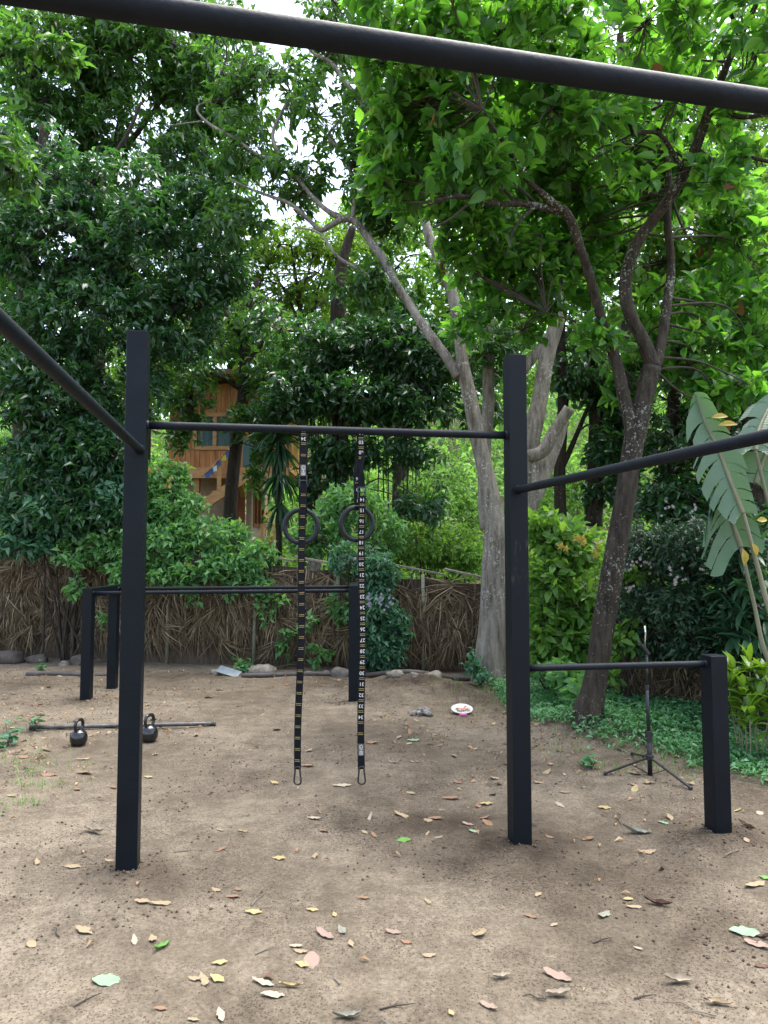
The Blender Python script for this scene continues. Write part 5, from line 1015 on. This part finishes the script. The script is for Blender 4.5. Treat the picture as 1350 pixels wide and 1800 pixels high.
bpb = N__('ShaderNodeBump'); bpb.inputs['Strength'].default_value = .12; bpb.inputs['Distance'].default_value = .01; L__(wav.outputs['Fac'], bpb.inputs['Height']); L__(bpb.outputs[0], b__.inputs['Normal'])
trb = N__('ShaderNodeBsdfTranslucent'); trb.inputs['Color'].default_value = (.16, .32, .08, 1); msb = N__('ShaderNodeMixShader'); msb.inputs[0].default_value = .3; L__(b__.outputs[0], msb.inputs[1]); L__(trb.outputs[0], msb.inputs[2]); L__(msb.outputs[0], t__.nodes['Material Output'].inputs['Surface'])
bx, by = at(1405, 1290, 5.1)[0], 5.1; g = float(gz(bx, by))
ban = thing('banana_plant', 'banana plant with torn ribbed leaves on pale stalks at the right edge', 'banana plant', (bx, by, g))
build('stem', MB().tube([(bx, by, g - .1), (bx + .02, by, g + .5), (bx, by, g + .9)], [.11, .095, .08], 12), M['palestem'], ban, True)
for rows in ([(1405, 1240, 5.1, .022), (1350, 1160, 5.1, .017), (1325, 1060, 5.1, .014), (1302, 960, 5.1, .013)], [(1410, 1220, 5.0, .022), (1358, 1090, 5.0, .019), (1330, 990, 5.0, .016), (1306, 900, 5.0, .013)], [(1420, 1200, 5.2, .022), (1390, 1000, 5.2, .017), (1350, 880, 5.2, .014), (1328, 790, 5.2, .012)]):
    P = spline([[*at(a, b, Y), r] for a, b, Y, r in rows], 8); build('stalk', MB().tube(P[:, :3], P[:, 3], 8), M['palestem'], ban, True)
banana([(1302, 962, 5.1), (1285, 915, 5.1), (1268, 875, 5.08), (1250, 850, 5.05)], .33, .5, 5, ban, bm_)
banana([(1306, 902, 5.0), (1285, 850, 5.02), (1262, 790, 5.05), (1240, 745, 5.08), (1222, 690, 5.1)], .22, .45, 6, ban, bm_)
banana([(1328, 792, 5.2), (1332, 760, 5.25), (1350, 720, 5.35), (1372, 690, 5.45)], .22, .6, 7, ban, bm_)
banana([(1328, 850, 5.3), (1345, 800, 5.3), (1370, 750, 5.3)], .45, .5, 9, ban, bm_)
q = np.array([at(1250, 735, 5.0), at(1262, 748, 5.0), at(1306, 965, 4.98), at(1322, 955, 4.98), at(1330, 915, 4.95)]); D = np.array([[1, 0, .15], [1, 0, .1], [.1, 0, -1], [.4, 0, -1], [1, 0, .1]])
for k in range(5): yb = LV().add(q[k:k + 1], D[k:k + 1], np.array([[0, -1, .4]]), [.13, .15, .12, .10, .08][k], [.05, .05, .06, .05, .05][k], T_NEAR).build('leaf_tip', M['L_fade'], ban); yb['label'] = 'yellowed torn piece of banana leaf' 

# ------------------------------------------------------------------ ground cover, grass, litter
def pnoise_pts(n, x0, x1, y0, y1, inside):
    X = rng.uniform(x0, x1, n); Y = rng.uniform(y0, y1, n); k = inside(X, Y); return X[k], Y[k]
def cover_in(X, Y):
    edge = np.interp(X, [1.3, 1.75, 2.1, 2.5, 2.9, 3.6, 5], [6.6, 5.75, 5.25, 4.75, 4.15, 3.7, 3.2]) + .5 * (vn(X * 3, Y * 3, 51) - .5)
    d = Y - edge; return (d > 0) & (Y < fence_y(X) - .02) & (rng.random(len(X)) < .25 + 1.1 * sstep(0, .5, d) * (.35 + .9 * vn(X * 2.3, Y * 2.3, 52)))
X, Y = pnoise_pts(60000, 1.25, 4.6, 3.2, 8.9, cover_in); n = len(X)
Z = gz(X, Y) + .015 + .10 * rng.random(n) * (.3 + vn(X * 3, Y * 3, 53)); a = rng.random(n) * 6.28; e = rng.normal(size=n) * .3 + .1
lv = LV(); lv.add(np.stack([X, Y, Z], 1), np.stack([np.cos(a), np.sin(a), np.sin(e)], 1), np.tile(UP, (n, 1)) + rng.normal(size=(n, 3)) * .35, .05 * (.6 + .9 * rng.random(n)), .030 * (.7 + .6 * rng.random(n)), T_MID)
tag(lv.build('ground_cover', M['L_cover'], None, (2.6, 6, 0)), 'low green creeping ground cover below the hedge', None, kind='stuff')
def grass_in(X, Y):
    c = [(-3.05, 5.2, .5), (-2.65, 4.75, .35), (-2.4, 4.9, .3), (-2.2, 4.6, .2), (1.8, 5.6, .4), (1.45, 7.5, .5), (1.2, 8.3, .4), (-3.4, 6.0, .35), (2.0, 5.2, .3)]
    p = sum(np.exp(-((X - a) ** 2 + (Y - b) ** 2) / r ** 2) for a, b, r in c); return rng.random(len(X)) < .75 * p * (vn(X * 6, Y * 6, 55) > .38)
X, Y = pnoise_pts(26000, -4, 2.6, 4.2, 9, grass_in); n = len(X)
a = rng.random(n) * 6.28; e = .5 + .8 * rng.random(n); lv = LV()
lv.add(np.stack([X, Y, gz(X, Y)], 1), np.stack([np.cos(a) * np.cos(e), np.sin(a) * np.cos(e), np.sin(e)], 1), np.stack([-np.cos(a), -np.sin(a), .5 + 0 * a], 1), .035 + .05 * rng.random(n), .005, T_BLADE)
tag(lv.build('grass', M['grass'], None, (-2, 5, 0)), 'thin pale grass tufts on the bare earth', None, kind='stuff')
def litter_in(X, Y):
    p = .05 + .9 * np.exp(-((X + 3.6) ** 2 + (Y - 7.6) ** 2) / 2.6) + .9 * np.exp(-((X + 3.0) ** 2 + (Y - 5.6) ** 2) / .5) + .8 * np.exp(-((X - 1.2) ** 2 + (Y - 6.6) ** 2) / 1.1) + .5 * np.exp(-((X - 1.9) ** 2 + (Y - 5.2) ** 2) / .8) + .55 * np.exp(-((Y - 9.1) ** 2) / .25) + .25 * np.exp(-((X - .9) ** 2 + (Y - 5.0) ** 2) / .8)
    return (rng.random(len(X)) < p) & (Y < fence_y(X)) & (vn(X * 4, Y * 4, 57) > .3)
X, Y = pnoise_pts(22000, -6, 3.2, 1.4, 10.5, litter_in); n = len(X); a = rng.random(n) * 6.28
lv = LV(); s = .012 + .05 * rng.random(n) ** 2.2
lv.add(np.stack([X, Y, gz(X, Y) + .004 + .006 * rng.random(n)], 1), np.stack([np.cos(a), np.sin(a), .12 * rng.normal(size=n)], 1), np.tile(UP, (n, 1)) + rng.normal(size=(n, 3)) * .3, s, s * (.15 + .45 * rng.random(n)), T_MID)
tag(lv.build('leaf_litter', M['litter'], None, (0, 5, 0)), 'fine crumbled dry leaf litter on the earth', None, kind='stuff')
# crumbs of soil
X = rng.uniform(-3.5, 3.2, 26000); Y = 1.4 + 7.5 * rng.random(26000) ** 1.5; k = vn(X * 2.2, Y * 2.2, 61) + .6 * sum(np.exp(-((X - mx) ** 2 + (Y - my) ** 2) / (r * r * 1.6)) for mx, my, a_, r in MOUNDS[:6]) > .55
X, Y = X[k], Y[k]
for q in (PA, PB, PC, QA, QB): a = rng.random(150) * 6.28; r = .06 + .20 * rng.random(150) ** 1.6; X = np.concatenate([X, q.x + r * np.cos(a)]); Y = np.concatenate([Y, q.y + r * np.sin(a)])
n = len(X); s = .002 + .007 * rng.random(n) ** 4; s[-750:] *= 1.2; c0 = np.stack([X, Y, gz(X, Y) + s * .3], 1)
oc = np.array([(1, 0, 0), (-1, 0, 0), (0, 1, 0), (0, -1, 0), (0, 0, 1), (0, 0, -1)], float)
V = c0[:, None, :] + oc[None] * s[:, None, None] * (.6 + .8 * rng.random((n, 6, 1))); fc = np.array([(0, 2, 4), (2, 1, 4), (1, 3, 4), (3, 0, 4), (2, 0, 5), (1, 2, 5), (3, 1, 5), (0, 3, 5)])
tag(npmesh('soil_crumbs', V.reshape(-1, 3), (fc[None] + 6 * np.arange(n)[:, None, None]).ravel(), np.full(n * 8, 3), M['soil'], loc=(0, 4, 0)), 'small clods and crumbs of loose soil', None, kind='stuff')

# ------------------------------------------------------------------ fallen leaves one by one
def dry_leaf_mesh(seed, kind, m):
    rs = np.random.default_rng(seed); wd0 = rs.uniform(.15, .27); nu, nv = 9, 5; vs = []; curl = rs.uniform(.2, .9) * (1 if rs.random() < .75 else -1); roll = rs.uniform(-.1, .5)
    if kind == 'curled': curl, roll = 3.2, 1.0
    if kind == 'flat': curl, roll, wd0 = .25, .1, .34
    for i in range(nu):
        t = i / (nu - 1); w = wd0 * math.sin(math.pi * min(.03 + t * .96, 1)) ** .8 * (1 - .18 * t); bend = roll * (t - .5) ** 2 * .6
        for j in range(nv):
            u = (j - 2) / 2; a = u * curl * .5; ww = w * (math.sin(a) / (curl * .5) if abs(curl) > .05 else u); jag = 1 + ((.16 * rs.normal()) if abs(u) == 1 and kind != 'flat' else 0)
            vs.append((ww * jag, t - .5, w * (1 - math.cos(a)) / max(abs(curl) * .5, .1) * (1 if curl > 0 else -1) + bend + .022 * rs.normal()))
    z0 = min(v[2] for v in vs); vs = [(x, y, z - z0 + .004) for x, y, z in vs]
    top = [(i * nv + j, i * nv + j + 1, i * nv + nv + j + 1, i * nv + nv + j) for i in range(nu - 1) for j in range(nv - 1)]
    # stalk
    n0 = len(vs); vs += [(-.012, -.47, .01), (.012, -.47, .01), (.0, -.72, .03), (.0, -.72, .05)]; top += [(n0, n0 + 1, n0 + 2), (n0, n0 + 2, n0 + 3)]
    me = bpy.data.meshes.new('fallen_leaf'); me.from_pydata(vs, [], top); me.materials.append(m); me.update(); me.polygons.foreach_set('use_smooth', [True] * len(me.polygons))
    return me
LM = {}
for i, (k, m_) in enumerate(DRY.items()):
    for v in range(4): LM[k, v] = dry_leaf_mesh(300 + i * 10 + v, 'flat' if v == 3 else 'plain', m_)
    LM[k, 'curled'] = dry_leaf_mesh(700 + i, 'curled', m_)
LABEL = dict(tan='tan dry leaf lying on the trodden earth', pale='cream-coloured dry leaf lying on the trodden earth', yellow='yellow fallen leaf lying on the trodden earth', rust='rust-brown dry leaf lying on the trodden earth', rose='dusty pink dry leaf lying on the trodden earth', brown='dark brown dry leaf lying on the earth', mint='pale green fallen leaf lying on the earth', green='bright green fallen leaf lying on the earth', grey='grey-green withered leaf lying on the earth')
def fallen(p, ln, kind, rz, label=None, var=None, tilt=.12):
    v = var if var is not None else int(rng.integers(0, 4)); o = bpy.data.objects.new('fallen_leaf', LM[kind, v]); S.collection.objects.link(o)
    o.location = (p[0], p[1], float(gz(p[0], p[1])) + .003); o.scale = (ln,) * 3; o.rotation_euler = (rng.normal() * tilt, rng.normal() * tilt, rz)
    tag(o, label or LABEL[kind], 'leaf', 'fallen leaves on the bare earth'); return o
NOTED = [  # px, py, length px, kind, turn, variant, own label
    (1157, 1591, 44, 'brown', 1.2, 'curled', 'dark brown curled leaf standing up on the earth'), (1308, 1640, 44, 'mint', 1.3, 3, 'large round pale green leaf near the right picture edge'),
    (186, 1726, 46, 'mint', 1.5, 3, 'broad pale green leaf lying below the tall left post'), (283, 1668, 40, 'green', 2.7, 'curled', 'half green half brown curled leaf on end'),
    (978, 1717, 50, 'rose', 1.0, 1, 'broad pinkish dry leaf lying alone in the foreground'), (709, 1478, 26, 'green', 1.6, 3, 'bright green fresh leaf between the strap tail and the scuffed post'),
    (1118, 1465, 50, 'grey', 1.5, 'curled', 'crumpled grey-green leaf on the earth near the low post'), (832, 1462, 18, 'mint', 1.0, 3, 'small pale green leaf next to the scuffed post'),
    (1166, 1447, 18, 'mint', 1.2, 3, 'small oval pale green leaf near the low post'), (1313, 1455, 34, 'brown', .4, 'curled', 'dark upright leaf at the foot of the low post'),
    (726, 1302, 24, 'mint', 1.6, 3, 'flat pale green leaf in the middle of the clearing'), (1345, 1544, 20, 'green', .7, 3, 'fresh green leaf cut by the right picture edge'),
    (250, 1586, 34, 'tan', 1.2, 0, None), (281, 1590, 36, 'tan', 1.7, 1, None), (445, 1605, 30, 'yellow', 1.5, 0, None), (410, 1578, 26, 'rust', 1.5, 1, None), (380, 1566, 22, 'tan', 1.0, 2, None), (419, 1564, 18, 'rust', .8, 0, None),
    (147, 1637, 38, 'tan', 1.1, 0, None), (236, 1654, 28, 'pale', .4, 1, None), (268, 1652, 30, 'tan', .5, 2, None), (386, 1694, 26, 'yellow', 1.7, 0, None), (358, 1725, 40, 'tan', .5, 1, None), (381, 1722, 32, 'yellow', 1.0, 0, None), (342, 1722, 24, 'tan', 1.3, 2, None),
    (462, 1729, 42, 'pale', 1.2, 1, None), (479, 1751, 40, 'pale', 1.5, 2, None), (511, 1736, 40, 'yellow', 1.5, 'curled', None), (531, 1697, 28, 'yellow', 1.1, 0, None), (570, 1644, 44, 'rose', .8, 1, None), (601, 1637, 30, 'grey', .4, 1, None), (617, 1660, 24, 'tan', .3, 0, None),
    (520, 1665, 24, 'pale', 1.5, 0, None), (528, 1674, 26, 'tan', 1.3, 2, None), (282, 1775, 22, 'rust', 1.4, 1, None), (387, 1787, 34, 'pale', .4, 0, None), (610, 1790, 46, 'grey', 1.5, 'curled', None), (340, 1794, 20, 'tan', 1.5, 0, None),
    (752, 1586, 24, 'tan', .4, 1, None), (932, 1612, 26, 'rust', 1.0, 2, None), (946, 1574, 22, 'tan', 2.5, 0, None), (1104, 1582, 18, 'yellow', 1.8, 3, None), (1114, 1596, 26, 'tan', 1.4, 1, None), (1062, 1610, 34, 'grey', 2.4, 1, None), (974, 1627, 18, 'tan', 2.2, 0, None),
    (691, 1640, 30, 'rose', 1.2, 1, None), (714, 1657, 22, 'rust', 1.2, 0, None), (754, 1681, 24, 'tan', 1.6, 2, None), (1122, 1669, 16, 'pale', .8, 0, None), (881, 1721, 32, 'pale', 1.9, 'curled', None), (983, 1753, 42, 'pale', 1.6, 'curled', None), (1190, 1727, 44, 'pale', 1.5, 'curled', None),
    (858, 1770, 34, 'rose', .9, 1, None), (1263, 1767, 42, 'tan', 1.3, 'curled', None), (793, 1782, 18, 'yellow', .3, 0, None), (1326, 1558, 42, 'tan', 1.9, 1, None), (1330, 1662, 40, 'rose', 1.0, 1, None), (1345, 1650, 30, 'brown', 1.0, 'curled', None), (1340, 1700, 22, 'brown', 1.6, 1, None), (1318, 1654, 26, 'brown', .5, 1, None),
    (793, 1405, 36, 'rust', 1.6, 1, None), (705, 1434, 34, 'tan', .9, 1, None), (657, 1469, 24, 'rust', .4, 2, None), (641, 1464, 18, 'tan', .7, 0, None), (822, 1450, 26, 'rose', .9, 1, None), (854, 1414, 26, 'yellow', 1.6, 0, None), (766, 1440, 30, 'rust', 1.5, 1, None), (722, 1395, 20, 'tan', 1.0, 0, None),
    (601, 1382, 34, 'pale', 1.7, 1, None), (1062, 1421, 24, 'yellow', 1.4, 0, None), (1034, 1476, 28, 'rust', 1.9, 1, None), (1138, 1499, 30, 'tan', 1.6, 2, None), (966, 1472, 18, 'rust', .8, 0, None), (540, 1347, 28, 'rust', 1.6, 1, None), (482, 1377, 22, 'yellow', .8, 0, None),
    (148, 1360, 36, 'rust', 1.2, 1, None), (85, 1363, 32, 'rust', 1.4, 0, None), (145, 1336, 26, 'tan', 1.5, 1, None), (82, 1320, 30, 'tan', 1.0, 'curled', None), (136, 1388, 20, 'rust', .7, 0, None), (20, 1400, 22, 'tan', 1.2, 1, None), (260, 1367, 18, 'yellow', 1.3, 0, None), (387, 1460, 18, 'tan', 1.0, 1, None),
    (165, 1464, 42, 'pale', 1.2, 'curled', None), (65, 1517, 24, 'tan', .5, 1, None), (128, 1525, 30, 'tan', 1.4, 0, None), (192, 1514, 18, 'tan', 1.4, 2, None), (490, 1510, 26, 'yellow', 1.4, 0, None), (426, 1462, 20, 'tan', 1.2, 1, None), (552, 1440, 28, 'pale', 1.2, 0, None), (640, 1580, 22, 'rust', 1.6, 1, None), (549, 1601, 22, 'yellow', 1.5, 0, None), (588, 1609, 16, 'yellow', .3, 0, None)]
for px, py, L_px, kind, rz, var, lab in NOTED:
    p = gnd(px, py); fallen(p, L_px * np.linalg.norm(p - np.array([0, 0, CAMH])) / F * .88, kind, rz, lab, var, .06 if var != 'curled' else .12)
kinds = ['tan', 'pale', 'rust', 'yellow', 'rose', 'tan', 'tan', 'tan', 'rust', 'brown']; done = 0
while done < 198:
    x, y = rng.uniform(-4.2, 3.1), 2.0 + 7.2 * rng.random()
    w_ = .05 + .8 * math.exp(-((x - 1.1) ** 2 + (y - 5.9) ** 2) / 1.4) + .9 * math.exp(-((x + 3.0) ** 2 + (y - 6.6) ** 2) / 2.2) + .6 * math.exp(-((x - 1.9) ** 2 + (y - 5.0) ** 2) / .9) + .35 * math.exp(-((y - 8.9) ** 2) / .2)
    if abs(x) > .60 * y + .1 or rng.random() > w_ or y > fence_y(x) - .15: continue
    fallen((x, y), .04 + .07 * rng.random() ** 1.4, kinds[rng.integers(len(kinds))], rng.random() * 6.28, None, None, .22); done += 1
